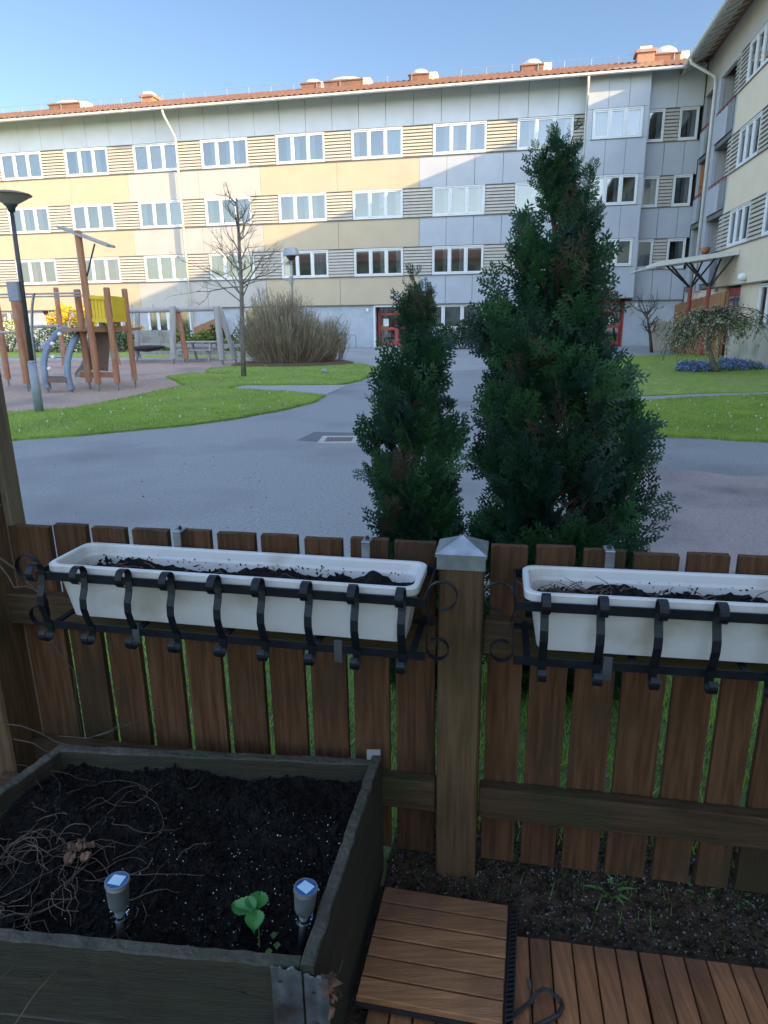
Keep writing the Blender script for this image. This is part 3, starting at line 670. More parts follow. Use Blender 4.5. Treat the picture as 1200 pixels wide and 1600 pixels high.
for (a, c) in spans:
    zt = 1.03+rf.uniform(-.006, .006); b = MB(); t = rf.uniform(-.003, .003); cup = rf.uniform(-.003, .004)
    K = 6; V = []
    for z in (.06, .35, .7, zt):
        for k in range(K+1):
            x = a+(c-a)*k/K; V.append((x+t*(z-.5), cup*math.sin(PI*k/K), z+(rf.uniform(-.002, .002)+(-.0025 if k in (0, K) else 0) if z == zt else 0)))
        for k in range(K, -1, -1):
            x = a+(c-a)*k/K; V.append((x+t*(z-.5), .021+cup*math.sin(PI*k/K), z))
    L = 2*(K+1); F_ = [(r*L+i, r*L+(i+1) % L, (r+1)*L+(i+1) % L, (r+1)*L+i) for r in range(3) for i in range(L)]
    for k in range(K): F_.append((3*L+k, 3*L+k+1, 3*L+L-2-k, 3*L+L-1-k)); F_.append((k+1, k, L-1-k, L-2-k))
    b.add(V, F_); b.build('picket', M_fence, Fe)
for (a, c) in ((-1.9, -.162), (-.041, 1.6)):
    for z0, z1 in ((.748, .842), (.238, .335)):
        if a < -1 and z0 > .5: z0, z1 = .735, .83
        b = MB(); b.bevbox(a, c, -.045, -.001, z0, z1, .004); b.build('rail', M_railw, Fe)
b = MB(); b.bevbox(-.158, -.045, -.06, .046, -.1, 1.0, .005); pst = b.build('post', M_post, Fe)
b = MB(); x0, x1, y0, y1 = -.162, -.041, -.064, .05; zc = .985
b.hexa([(x0, y0, zc), (x1, y0, zc), (x1, y1, zc), (x0, y1, zc), (x0, y0, zc+.04), (x1, y0, zc+.04), (x1, y1, zc+.04), (x0, y1, zc+.04)])
xm, ym = (x0+x1)/2, (y0+y1)/2; e = .004
b.add([(x0-e, y0-e, zc+.041), (x1+e, y0-e, zc+.041), (x1+e, y1+e, zc+.041), (x0-e, y1+e, zc+.041), (xm, ym, zc+.075)], [(0, 1, 4), (1, 2, 4), (2, 3, 4), (3, 0, 4), (3, 2, 1, 0)])
b.add([(x0-e, y0-e, zc+.034), (x1+e, y0-e, zc+.034), (x1+e, y1+e, zc+.034), (x0-e, y1+e, zc+.034), (x0-e, y0-e, zc+.04), (x1+e, y0-e, zc+.04), (x1+e, y1+e, zc+.04), (x0-e, y1+e, zc+.04)], [(0, 1, 5, 4), (1, 2, 6, 5), (2, 3, 7, 6), (3, 0, 4, 7)])
b.build('post_cap', M_steel, pst)
# left corner post of the terrace
P0 = thing('timber_post', 'thick dark timber post at the left edge of the terrace', 'post', plane(14, 1140, FN, FD-.06)*np.array([1, 1, 0]), FROT)
b = MB(); b.bevbox(-.16, .062, -.07, .09, 0, 2.6, .006); b.build('shaft', M_post, P0)
b = MB(); b.bevbox(.063, .085, .06, .12, 0, 2.6, .003); b.build('lit_face_strip', M_postlit, P0)  # paler wood colour paints in the light on the post's right face
b = MB(); b.bevbox(.02, .10, -.1, -.071, .74, .775, .004); b.build('rail_bracket', M_railw, P0); b = MB(); b.bevbox(.02, .10, -.1, -.071, .25, .285, .004); b.build('rail_bracket', M_railw, P0)

# ---------------- trough racks and troughs
def rot2(p, a): return (p[0]*math.cos(a)-p[1]*math.sin(a), p[0]*math.sin(a)+p[1]*math.cos(a), p[2])
def make_trough(name_lab, flc, frc, blc, L, ztop, soil_seed, stalks):
    # root at front-left bottom corner of the rim, x along the rim
    ang = math.atan2(frc[1]-flc[1], frc[0]-flc[0]); root = thing('planter_trough', name_lab, 'planter', (flc[0], flc[1], ztop-.15), ang, 'white planter troughs on the fence')
    D = .185; hgt = .15
    def ringpts(ix, iy, z, k=4):   # rounded rectangle
        out = []; r = .028
        x0, x1, y0, y1 = ix, L-ix, iy, D-iy
        for cx_, cy_, a0 in ((x1-r, y1-r, 0), (x0+r, y1-r, PI/2), (x0+r, y0+r, PI), (x1-r, y0+r, 1.5*PI)):
            for j in range(k+1):
                t = a0+PI/2*j/k; out.append((cx_+r*math.cos(t), cy_+r*math.sin(t), z))
        return out
    prof = [(.035, .028, 0), (.016, .016, .115), (.012, .013, .118), (.010, .010, .128), (0, 0, .131), (0, 0, .147), (.003, .003, .15), (.012, .012, .15), (.015, .015, .146), (.02, .019, .128), (.023, .022, .120), (.045, .036, .006)]
    V = []; n_ = None
    for ix, iy, z in prof: r = ringpts(ix, iy, z); n_ = len(r); V += r
    F_ = [(i*n_+j, i*n_+(j+1) % n_, (i+1)*n_+(j+1) % n_, (i+1)*n_+j) for i in range(len(prof)-1) for j in range(n_)]+[tuple(range(n_))[::-1], tuple((len(prof)-1)*n_+j for j in range(n_))]
    b = MB(); b.add(V, F_); b.build('trough', M_plastic, root, smooth=False)
    b = MB()
    for k in range(70):
        x = rf.uniform(.04, L-.04); z = .112+abs(rf.gauss(0, .008)); r_ = rf.uniform(.001, .003); y = D-.0228; b.add([(x-r_, y, z), (x, y-.0005, z-r_), (x+r_*1.2, y, z), (x, y-.0005, z+r_*1.3)], [(0, 1, 2, 3)])
    tag(b.build('soil_splashes', M_soil, root), kind='stuff')
    # soil with clods
    nx, ny = 90, 14; V = []; rs = np.random.default_rng(soil_seed)
    hx = np.interp(np.arange(nx+1), np.linspace(0, nx, 18), rs.normal(0, .006, 18))
    for i in range(nx+1):
        for j in range(ny+1):
            V.append((.028+(L-.056)*i/nx, .026+(D-.052)*j/ny, .105+hx[i]+rs.normal(0, .0035)+.008*math.sin(i*.21+j*.3)))
    F_ = [(i*(ny+1)+j, (i+1)*(ny+1)+j, (i+1)*(ny+1)+j+1, i*(ny+1)+j+1) for i in range(nx) for j in range(ny)]
    b = MB(); b.add(V, F_)
    for k in range(260):
        x, y = rs.uniform(.04, L-.04), rs.uniform(.035, D-.035); s = rs.uniform(.002, .006); z = .108+hx[int(x/L*nx)]
        q = rs.normal(0, s, (4, 3))+np.array([x, y, z+s]); b.add(q, [(0, 1, 2), (0, 2, 3), (0, 3, 1), (1, 3, 2)])
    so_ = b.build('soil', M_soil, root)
    b = MB()
    for k in range(stalks):
        x = rs.normal(.13, .05) if k < stalks*.5 else rs.uniform(.05, L-.05); x = min(max(x, .03), L-.04); y = rs.uniform(.05, D-.05)
        z = .112; a = rs.uniform(0, 2*PI); l = rs.uniform(.02, .06); e = rs.uniform(-.1, .9)
        p0 = np.array([x, y, z]); p1 = p0+np.array([math.cos(a)*l*.5, math.sin(a)*l*.25, l*.5*e]); p2 = p0+np.array([math.cos(a)*l, math.sin(a)*l*.3, l*e*.8])
        b.tube([p0, p1, p2], [.0013, .0012, .0007], 4)
    tag(b.build('dry_stalks', M_dry, root), kind='stuff')
    return root, ang, D
def make_rack(lab, root_t, ang, L, D, straps, xs, ztop, hooks, ends=(True, True)):
    R_ = thing('planter_rack', lab, 'planter rack', tuple(root_t.location), ang, 'black iron planter racks on the fence')
    h = .150
    b = MB(); yb = -.008
    b.box(xs[0]-.012, xs[1]+.012, yb-.004, yb, .112, .134); b.box(xs[0]-.012, xs[1]+.012, yb-.004, yb, -.022, -.002)
    b.box(xs[0]-.012, xs[1]+.012, D+.004, D+.008, .112, .134)
    for x in (xs[0]-.012, xs[1]+.008): b.box(x, x+.004, yb, D+.008, .112, .134)
    b.box(xs[0]-.008, xs[1]+.012, D-.03, D-.01, -.012, -.006)
    for x in np.linspace(xs[0]+.02, xs[1]-.02, 5): b.box(x-.008, x+.008, yb, D+.006, -.012, -.0065)
    b.build('frame', M_iron, R_)
    for x in straps:
        pts = []
        # top curl: spiral starting behind, over the rim and outwards
        for t in np.linspace(-2.6, 1.45, 16):
            r = .024+.001*t; pts.append((x, yb-.032+r*math.cos(t)*1.0, .134+.012+r*math.sin(t)*1.0))
        pts = []
        cyy, czz, r = yb-.026, .142, .022
        for t in np.linspace(-PI*.75, 0, 6)[:0]: pass
        for t in np.linspace(PI*1.35, 0, 15): pts.append((x, cyy+r*math.cos(t), czz+r*math.sin(t)))
        pts += [(x, yb-.0045, .125), (x, yb-.010, .10), (x, yb-.022, .075), (x, yb-.024, .05), (x, yb-.016, .02), (x, yb-.0045, -.008)]
        cyy, czz, r = yb-.022, -.03, .0175
        for t in np.linspace(0, -PI*1.3, 13): pts.append((x, cyy+r*math.cos(t), czz+r*math.sin(t)))
        b = MB(); b.strap(pts, (1, 0, 0), .0185, .0028); b.build('scroll_strap', M_iron, R_)
    for sgn, x in ((-1, xs[0]-.014), (1, xs[1]+.014)):
        if (sgn < 0 and not ends[0]) or (sgn > 0 and not ends[1]): continue
        b = MB(); pts = []
        cx_, cz_ = x+sgn*.034, .135
        for t in np.linspace(-PI*.55, PI, 18): pts.append((cx_+sgn*(-1)*.034*math.cos(t)*-1, .01, cz_+.034*math.sin(t)))
        pts += [(x-sgn*.002, .01, .1), (x+sgn*.006, .01, .075), (x-sgn*.002, .01, .04)]
        cx2, cz2 = x+sgn*.024, -.0
        for t in np.linspace(PI, 2.7*PI, 15): pts.append((cx2+sgn*.026*math.cos(t), .01, cz2+.026*math.sin(t)))
        b.strap(pts, (0, 1, 0), .014, .0022); b.build('end_scroll', M_iron, R_)
    for x in hooks:
        b = MB(); y = D+.012
        b.box(x-.011, x+.011, y-.004, y-.001, .05, .185); b.bevbox(x-.012, x+.012, y-.005, y+.04, .185, .191, .002); b.box(x-.011, x+.011, y+.037, y+.04, .14, .1845)
        b.lathe([(.004, .191), (.004, .2)], (x, y+.018, 0), 8, 1); b.lathe([(.006, .191), (.006, .196)], (x, y+.018, 0), 6, 1)
        b.build('fence_hook', [M_steel, M_darksteel], R_)
        b = MB(); b.bevbox(x-.032, x-.012, -.016, -.01, -.045, .012, .001); b.build('bracket_tab', mat('dark_tab', (.035, .04, .045), (.05, .055, .06), 20, .6), R_)
    return R_
ZR = 1.0
fl_ = gnd(73, 866, ZR); fr_ = gnd(645, 928, ZR)
def onfence(P, y): s_ = P@FT; Q = FT*s_+FN*(FD+y); return np.array([Q[0], Q[1], P[2]])
def frontpt(px, py, y): Q = plane(px, py, FN, FD+y); Q[2] = ZR; return Q
fl_ = frontpt(66, 868, -.212); fr_ = frontpt(652, 929, -.236)
Ll = float(np.linalg.norm((fr_-fl_)[:2]))+.0
T1, a1, D1 = make_trough('long white plastic planter trough with dark soil left of the capped fence post', fl_, fr_, None, Ll, ZR, 4, 26)
# strap positions measured on the front rim
def sx(px, py, root, z=ZR, ang=0.):
    P = gnd(px, py, z)-np.array(root.location); return P[0]*math.cos(ang)+P[1]*math.sin(ang)
st1 = [(lambda P: (P[0]-T1.location[0])*math.cos(a1)+(P[1]-T1.location[1])*math.sin(a1))(frontpt(x+6, 868+(x-73)*.108, -.212-.024*(x-76)/567)) for x in (60, 127, 197, 264, 337, 405, 479, 551, 624)]
make_rack('black iron scroll rack with nine straps holding the left white trough', T1, a1, Ll, D1, st1, (-.008, Ll+.008), ZR, [.27, .80])
fl2 = frontpt(820, 926, -.222); fr2 = frontpt(1200, 934, -.214)
fr2 = fl2+(fr2-fl2)/np.linalg.norm(fr2-fl2)*Ll
T2, a2, D2 = make_trough('long white plastic planter trough with dry stalks right of the capped fence post', fl2, fr2, None, Ll, ZR, 9, 90)
st2 = [(lambda P: (P[0]-T2.location[0])*math.cos(a2)+(P[1]-T2.location[1])*math.sin(a2))(frontpt(x+3, 926+(x-822)*.021, -.22)) for x in (849, 937, 1028, 1120)]; st2 += [st2[-1]+.122*k for k in (1, 2, 3, 4, 5)]; print('pitch', np.diff(st1), np.diff(st2))
st2 = [s for s in st2 if s < Ll+.01]
make_rack('black iron scroll rack holding the right white trough', T2, a2, Ll, D2, st2, (-.008, Ll+.008), ZR, [.21, .75])

# ---------------- raised bed
HB = .40
Cfl, Cfr, Cbr, Cbl = gnd(-60, 1462, HB), gnd(466, 1512, HB), gnd(590, 1186, HB), gnd(92, 1163, HB)
Cfl2 = gnd(-140, 1330, HB)
Bd = thing('raised_bed', 'old wooden raised bed of mossy boards filled with dark soil', 'raised bed', ((Cfr+Cfl)/2)*np.array([1, 1, 0]), 0.)
def bd(P): return np.asarray(P, float)-np.array(Bd.location)
def board(A, B, th, z0, z1, inward, name='board', segs=24, seed=0):
    A = bd(A)[:2]; B = bd(B)[:2]; t = (B-A)/np.linalg.norm(B-A); n_ = np.array([-t[1], t[0]])*inward; rs = random.Random(seed); V = []
    for i in range(segs+1):
        p = A+(B-A)*i/segs; q = p+n_*th; w1, w2 = rs.uniform(-.002, .002), rs.uniform(-.003, .001)
        V += [(*p, z0), (*q, z0), (*(q+n_*w1), z1-.004+w2), (*(q-n_*.003), z1+w2), (*(p+n_*.003), z1+w1), (*(p+n_*w1), z1-.004)]
    F_ = [(i*6+j, i*6+(j+1) % 6, (i+1)*6+(j+1) % 6, (i+1)*6+j) for i in range(segs) for j in range(6)]
    F_ += [(5, 4, 3, 2, 1, 0), tuple(segs*6+j for j in range(6))]
    if inward < 0: F_ = [f[::-1] for f in F_]
    b = MB(); b.add(V, F_); mi = []
    for k, f in enumerate(F_): mi.append(1 if k < segs*6 and (k % 6) in (2, 3, 4) else 0)
    b.m = mi
    return b.build(name, [M_bedwood, M_bedtop], Bd)
th = .028
board(Cfl, Cfr, th, 0.2, HB, 1, seed=1); board(Cfl, Cfr, th, 0., .197, 1, seed=2)
Ri = (Cbr-Cfr); Ri = Ri/np.linalg.norm(Ri); ex = np.array([Ri[1], -Ri[0], 0])
# right side boards (outer face to the right), sit outside the front board end
board(Cfr+ex*.03, Cbr+ex*.012, th, .203, HB+.012, 1, seed=3); board(Cfr+ex*.03, Cbr+ex*.012, th, 0., .2, 1, seed=4)
board(Cbl, Cbr-ex*.02, th, .2, HB, -1, seed=5); board(Cbl, Cbr-ex*.02, th, 0, .197, -1, seed=6)
board(Cfl2, Cbl, th, .2, HB, -1, seed=7)
# corner bracket (folded galvanised sheet)
b = MB(); q = bd(Cfr); tdir = (Cfr-Cfl)/np.linalg.norm(Cfr-Cfl); nd = np.array([-tdir[1], tdir[0], 0])
zz = HB+.004
def wavy(A, B, z0, z1, out, seed):
    rs = random.Random(seed); N = 14; V = []
    for i in range(N+1):
        p = A+(B-A)*i/N+out*.0015*math.sin(i*.9+seed); V += [(p[0], p[1], z0), (p[0], p[1], z1+rs.uniform(-.006, .004)+.005*math.sin(i*.8)), (p[0]+out[0]*.002, p[1]+out[1]*.002, z0), (p[0]+out[0]*.002, p[1]+out[1]*.002, z1-.001)]
    return V, [(4*i, 4*i+4, 4*i+5, 4*i+1) for i in range(N)]+[(4*i+2, 4*i+3, 4*i+7, 4*i+6) for i in range(N)]+[(4*i+1, 4*i+5, 4*i+7, 4*i+3) for i in range(N)]
V, F_ = wavy(q-tdir*.052-nd*.006, q+tdir*.008-nd*.006, .05, zz, -nd, 2); b.add(V, F_)
V, F_ = wavy(q+tdir*.012-nd*.007, q+tdir*.06-nd*.009, .05, zz-.012, -nd, 5); b.add(V, F_)
for dx_, dz in ((-.035, -.03), (-.03, -.09), (-.036, -.16), (.03, -.05), (.035, -.13)):
    c_ = q+tdir*dx_-nd*.011; b.add([(c_[0]+tdir[0]*.004*math.cos(t), c_[1]+tdir[1]*.004*math.cos(t), zz+dz+.004*math.sin(t)) for t in np.linspace(0, 2*PI, 9)[:-1]], [tuple(range(8))], 1)
b.build('corner_bracket', [M_steel if 0 else mat('oxidised_zinc', (.09, .10, .11), (.15, .165, .18), 30, .55, metal=.55, c3=(.06, .05, .045), s3=12), M_darksteel], Bd)
b = MB(); c_ = bd(Cbr); b.box(c_[0]-.03, c_[0]+.008, c_[1]-.0, c_[1]+.003, .1, HB+.03); b.build('corner_bracket', M_grey, Bd)
# rotten knot on the right side board end
b = MB(); c_ = q+ex*.058+Ri*.02
for k in range(26):
    p = np.array([c_[0], c_[1], 0])+np.array([rf.uniform(-.006, .006), rf.uniform(-.03, .004), HB-.05+rf.uniform(-.035, .03)]); r_ = rf.uniform(.004, .011)
    v = rng.normal(0, r_, (5, 3))+p; b.add(v, [(0, 1, 2), (0, 2, 3), (0, 3, 4), (0, 4, 1), (1, 4, 3, 2)])
b.build('rotten_splinters', mat('rotten_wood', (.07, .035, .02), (.15, .08, .05), 40, .95), Bd)
# soil surface
SZ = .315
inner = [bd(Cfl), bd(Cfr), bd(Cbr), bd(Cbl)]
nx, ny = 170, 110; V = []
nzs = rng.normal(0, 1, (nx+1, ny+1))
def lowf(i, j): return .010*math.sin(i*.11+.7*math.sin(j*.09))+.008*math.sin(j*.17+i*.05)+.005*math.sin(i*.37)*math.sin(j*.29)
for i in range(nx+1):
    for j in range(ny+1):
        s, t = i/nx, j/ny; a_ = inner[0]+(inner[1]-inner[0])*s+np.array([-.0, 0, 0]); c_ = inner[3]+(inner[2]-inner[3])*s; p = a_+(c_-a_)*t
        if s == 0: p = p-np.array([.25*(1-t), 0, 0])
        V.append((p[0], p[1], SZ+lowf(i, j)+nzs[i, j]*.0035+(.03*t if t > .6 else 0)))
F_ = [(i*(ny+1)+j, (i+1)*(ny+1)+j, (i+1)*(ny+1)+j+1, i*(ny+1)+j+1) for i in range(nx) for j in range(ny)]
b = MB(); b.add(V, F_)
def bedpt(s, t): a_ = inner[0]+(inner[1]-inner[0])*s; c_ = inner[3]+(inner[2]-inner[3])*s; return a_+(c_-a_)*t
for k in range(2600):
    s, t = rng.uniform(-.1, .98), rng.uniform(.04, .96); p = bedpt(s, t); r_ = abs(rng.normal(0, .0035))+.002
    v = rng.normal(0, r_, (5, 3))+np.array([p[0], p[1], SZ+.004+lowf(max(s, 0)*nx, t*ny)+(.03*t if t > .6 else 0)]); b.add(v, [(0, 1, 2), (0, 2, 3), (0, 3, 4), (0, 4, 1), (1, 4, 3, 2)])
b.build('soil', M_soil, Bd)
def chips(N, fn, size, m, name, parent, **kw):
    b = MB()
    for k in range(N):
        p = fn(); r_ = size*rng.uniform(.5, 1.5); v = rng.normal(0, 1, (4, 3)); v /= np.linalg.norm(v, axis=1)[:, None]; b.add(v*r_+p, [(0, 1, 2), (0, 2, 3), (0, 3, 1), (1, 3, 2)])
    return tag(b.build(name, m, parent), kind='stuff', **kw)
def perl():
    while True:
        s, t = rng.beta(2.2, 1.2), rng.uniform(.05, .75)
        if rng.random() < (.3+.7*s): break
    p = bedpt(s, t); return np.array([p[0], p[1], SZ+.009+lowf(s*nx, t*ny)+(.03*t if t > .6 else 0)])
chips(420, perl, .0018, mat('perlite_white', (.45, .44, .4), (.6, .58, .52), 9, .9), 'perlite_grains', Bd)
# dry vines and stems in the bed
b = MB()
def stem_path(p, a, l, curl, n_=9, zamp=.03):
    pts = [p.copy()]; z = p[2]
    for i in range(n_):
        a += rng.normal(0, curl); p = p+np.array([math.cos(a)*l/n_, math.sin(a)*l/n_, 0]); p[2] = z+abs(zamp*math.sin(PI*(i+1)/n_))*1.; pts.append(p.copy())
    return pts
for k in range(105):
    s, t = (rng.uniform(-.15, .5), rng.uniform(.05, .85)) if k < 105 else (rng.uniform(.2, .95), rng.uniform(.05, .9))
    if k < 60: s, t = rng.normal(.02, .12), rng.uniform(.1, .75)
    p = bedpt(s, t); p[2] = SZ+.008+(.03*t if t > .6 else 0); l = rng.uniform(.05, .32) if k < 100 else rng.uniform(.02, .12); r0 = rng.uniform(.0005, .0011)
    pts = stem_path(p, rng.uniform(0, 2*PI), l, .45, 10, rng.uniform(.003, .03)); b.tube(pts, [r0]*8+[r0*.7, r0*.6, r0*.4], 4)
tag(b.build('dry_stems', M_dry, Bd), kind='stuff')
b = MB()
for k in range(9):
    c0 = bd(gnd(128+rng.normal(0, 16), 1338+rng.normal(0, 6), SZ+.015)); c0[2] = SZ+.012+rng.uniform(0, .02); a = rng.uniform(0, 6.3); L_ = rng.uniform(.018, .032); V = []
    for i in range(5):
        for j in (-1, 0, 1):
            w = L_*.5*math.sin(PI*(i+.4)/5); V.append(c0+np.array([math.cos(a)*L_*i/4-math.sin(a)*w*j, math.sin(a)*L_*i/4+math.cos(a)*w*j, .008*abs(j)+.006*math.sin(i*1.5)+rng.uniform(0, .004)]))
    b.add(V, [(i*3+j, i*3+j+1, i*3+4+j, i*3+3+j) for i in range(4) for j in (0, 1)])
tag(b.build('crumpled_leaf', M_dryleaf), 'heap of crumpled brown dead leaves on the bed soil', 'dead leaves').location = Bd.location
# twigs of a climber at the far left by the post
Ck = thing('climber', 'bare dark climber twigs between the left timber post and the raised bed', 'climber', tuple(plane(40, 1150, FN, FD-.09)*np.array([1, 1, 0])))
for (x0, y0, x1, y1, zz0, r_) in ((0, 872, 78, 930, 1.0, .003), (0, 884, 66, 925, .98, .0025), (0, 790, 8, 760, 1.0, .002), (78, 975, 118, 1075, .7, .0018), (118, 1075, 128, 1150, .6, .0012), (0, 1130, 110, 1165, .5, .0022), (0, 1148, 90, 1178, .5, .0018), (90, 1150, 190, 1130, .5, .0014), (150, 1150, 230, 1120, .55, .001), (60, 1185, 150, 1160, .5, .001)):
    A = plane(x0, y0, FN, FD-.10-rng.uniform(0, .05)); B = plane(x1, y1, FN, FD-.09); mid = (A+B)/2+rng.normal(0, .012, 3); o_ = np.array(Ck.location); b = MB(); A, B, mid = A-o_, B-o_, mid-o_; b.tube([A, (A+mid)/2+rng.normal(0, .006, 3), mid, (B+mid)/2+rng.normal(0, .006, 3), B], [r_, r_, r_*.9, r_*.8, r_*.5], 5); b.build('twig', M_twigdark, Ck)

# ---------------- solar lights
def solar(lab, capx, capy, base, tilt, cell_rot):
    P = gnd(*base, SZ); 
    root = thing('solar_light', lab, 'solar light', (P[0], P[1], SZ-.02), 0, 'solar stake lights in the raised bed')
    v = ray(capx, capy); best = None
    # height where the camera ray passes closest above the base
    t = ((P-CAM)[:2]@v[:2])/(v[:2]@v[:2]); top = CAM+t*v; h = top[2]-(SZ-.02); off = top[:2]-P[:2]
    def at(f): return np.array([off[0]*f, off[1]*f, h*f])
    b = MB(); b.tube([at(-.1), at(.12), at(.5)], [.003, .0085, .009], 10); b.build('stake', M_blk, root, smooth=True)
    ax = at(1.)-at(0.); ax /= np.linalg.norm(ax)
    ln = h*1.; r1 = .0255
    b = MB(); b.tube([at(.5), at(.52), at(.66)], [.0145, .0185, .019], 20, cap=True); b.build('lens', M_lens, root, smooth=False)
    b = MB(); b.tube([at(.52), at(.6)], [.008, .012], 10); b.build('led_holder', M_paper, root)
    b = MB(); b.tube([at(.66), at(.69), at(.93), at(.975)], [.0185, .0205, .0235, .0245], 28); b.build('shade', M_steel, root, smooth=True)
    a_ = np.cross(ax, [0, 1., 0]); a_ /= np.linalg.norm(a_); c_ = np.cross(a_, ax)
    tp = at(1.)
    b = MB(); K = 32; V = [tp-ax*.006+r1*(math.cos(t_)*a_+math.sin(t_)*c_) for t_ in np.linspace(0, 2*PI, K+1)[:-1]]+[tp+(r1-.001)*(math.cos(t_)*a_+math.sin(t_)*c_) for t_ in np.linspace(0, 2*PI, K+1)[:-1]]+[tp+(r1-.0035)*(math.cos(t_)*a_+math.sin(t_)*c_) for t_ in np.linspace(0, 2*PI, K+1)[:-1]]
    b.add(V, [(j, (j+1) % K, K+(j+1) % K, K+j) for j in range(K)]+[(K+j, K+(j+1) % K, 2*K+(j+1) % K, 2*K+j) for j in range(K)]); b.build('rim', M_steel, root)
    b = MB(); b.add([tp-ax*.0004+(r1-.003)*(math.cos(t_)*a_+math.sin(t_)*c_) for t_ in np.linspace(0, 2*PI, K+1)[:-1]], [tuple(range(K))]); cp = b.build('cap', M_solar, root)
    b = MB(); s = .0145; cr, sr = math.cos(cell_rot), math.sin(cell_rot)
    q4 = [(-s, -s*.8), (s*.9, -s), (s, s*.7), (-s*.8, s)]
    b.add([tp+ax*.0006+a_*(x*cr-y*sr)+c_*(x*sr+y*cr) for x, y in q4], [(0, 1, 2, 3)]); b.build('solar_cell', M_cellpale, cp)
    return root
solar('steel solar stake light with round blue cap, left one by the front board', 183, 1375, (190, 1478), 0, .3)
solar('steel solar stake light beside the strawberry plant and the right board', 478, 1386, (470, 1478), 0, .75)

# ---------------- strawberry plant
Pb = gnd(405, 1475, SZ)
St = thing('strawberry_plant', 'small strawberry plant with three bright green toothed leaflets', 'plant', (Pb[0], Pb[1], SZ), 0)
def st_at(px, py, z): P = gnd(px, py, z); return np.array([P[0]-Pb[0], P[1]-Pb[1], z-SZ])
ctr = st_at(399, 1427, SZ+.06)
b = MB(); b.tube([(0, 0, -.01), ctr*.5+np.array([.003, 0, .003]), ctr], [.0016, .0013, .0011], 6); b.build('stem', M_leafy, St)
for (px, py, wd) in ((362, 1410, .80), (405, 1391, .82), (397, 1454, .92)):
    tip = st_at(px, py, SZ+.06); ax = tip-ctr; L_ = np.linalg.norm(ax); ax /= L_; sd = np.cross([0, 0, 1.], ax); sd /= np.linalg.norm(sd); V = []; NN = 14
    for i in range(NN+1):
        t = i/NN; w = wd*L_*.5*(math.sin(PI*t**.8)**.75 if 0 < t < 1 else .02)*(1.+(.10 if i % 2 else -.04))
        for k, j in enumerate((-1, -.5, 0, .5, 1)):
            V.append(ctr+ax*L_*t+sd*w*j+np.array([0, 0, .010*abs(j)-.012*t*t+.0014*(i % 2)*abs(j)]))
    b = MB(); b.add(V, [(i*5+j, i*5+j+1, i*5+6+j, i*5+5+j) for i in range(NN) for j in range(4)]); b.build('leaf', M_leafs, St, smooth=False)
b = MB(); 
for (px, py) in ((428, 1462), (433, 1478), (420, 1488)):
    A = st_at(px, py, SZ+.012); 
    b.add([A+np.array(o_) for o_ in ((0, -.009, 0), (.008, 0, .004), (0, .009, .002), (-.008, 0, .003))], [(0, 1, 2, 3)])
b.build('young_leaf', M_leafg, St)

# ---------------- wood deck tiles
ZD = .035
def tile(lab, O, X_, Y_, nsl, z, m, th=.018, gap=.004, grp='wooden deck tiles on the terrace', sink=.012):
    """O corner, X_ along the slats, Y_ across them (world vectors)"""
    root = thing('deck_tile', lab, 'deck tile', (O[0], O[1], 0), 0, grp)
    X_ = np.array([X_[0], X_[1], 0]); Y_ = np.array([Y_[0], Y_[1], 0])
    for i in range(nsl):
        a = Y_*(i/nsl)+Y_/np.linalg.norm(Y_)*gap/2; c = Y_*((i+1)/nsl)-Y_/np.linalg.norm(Y_)*gap/2; e = .0022; u = X_/np.linalg.norm(X_); w = Y_/np.linalg.norm(Y_)
        dz = rf.uniform(-.0008, .0008); V = []
        for P_, s_ in ((np.zeros(3), 1), (X_, -1)):
            V += [P_+a+[0, 0, z-th], P_+c+[0, 0, z-th], P_+c+[0, 0, z-e+dz], P_+c-w*e+u*e*s_+[0, 0, z+dz], P_+a+w*e+u*e*s_+[0, 0, z+dz], P_+a+[0, 0, z-e+dz]]
        b = MB(); b.add(V, [(j, (j+1) % 6, 6+(j+1) % 6, 6+j) for j in range(6)]+[(5, 4, 3, 2, 1, 0), (6, 7, 8, 9, 10, 11)]); b.build('slat', m, root)
    b = MB(); 
    for i in range(8):
        t = i/7; p = X_*t; u = X_/np.linalg.norm(X_)*.004; q0, q1 = p-u, p+u
        b.hexa([q0+[0, 0, z-th-sink], q1+[0, 0, z-th-sink], q1+Y_+[0, 0, z-th-sink], q0+Y_+[0, 0, z-th-sink], q0+[0, 0, z-th-.0005], q1+[0, 0, z-th-.0005], q1+Y_+[0, 0, z-th-.0005], q0+Y_+[0, 0, z-th-.0005]])
    for i in range(8):
        t = i/7; p = Y_*t; u = Y_/np.linalg.norm(Y_)*.004; q0, q1 = p-u, p+u
        b.hexa([q0+[0, 0, z-th-sink+.001], q1+[0, 0, z-th-sink+.001], q1+X_+[0, 0, z-th-sink+.001], q0+X_+[0, 0, z-th-sink+.001], q0+[0, 0, z-th-.0015], q1+[0, 0, z-th-.0015], q1+X_+[0, 0, z-th-.0015], q0+X_+[0, 0, z-th-.0015]])
    b.build('plastic_base', M_blk, root)
    return root
# raised tile with crosswise slats
zr = .075
A_, B_, C_, D_ = gnd(601, 1384, zr), gnd(794, 1413, zr), gnd(784, 1600, zr), gnd(556, 1556, zr)
rt = tile('reddish square wood tile with crosswise slats lying on the deck beside the raised bed', D_, C_-D_+(B_-A_-(C_-D_))*.5, (A_-D_+B_-C_)/2, 6, zr, M_deck)
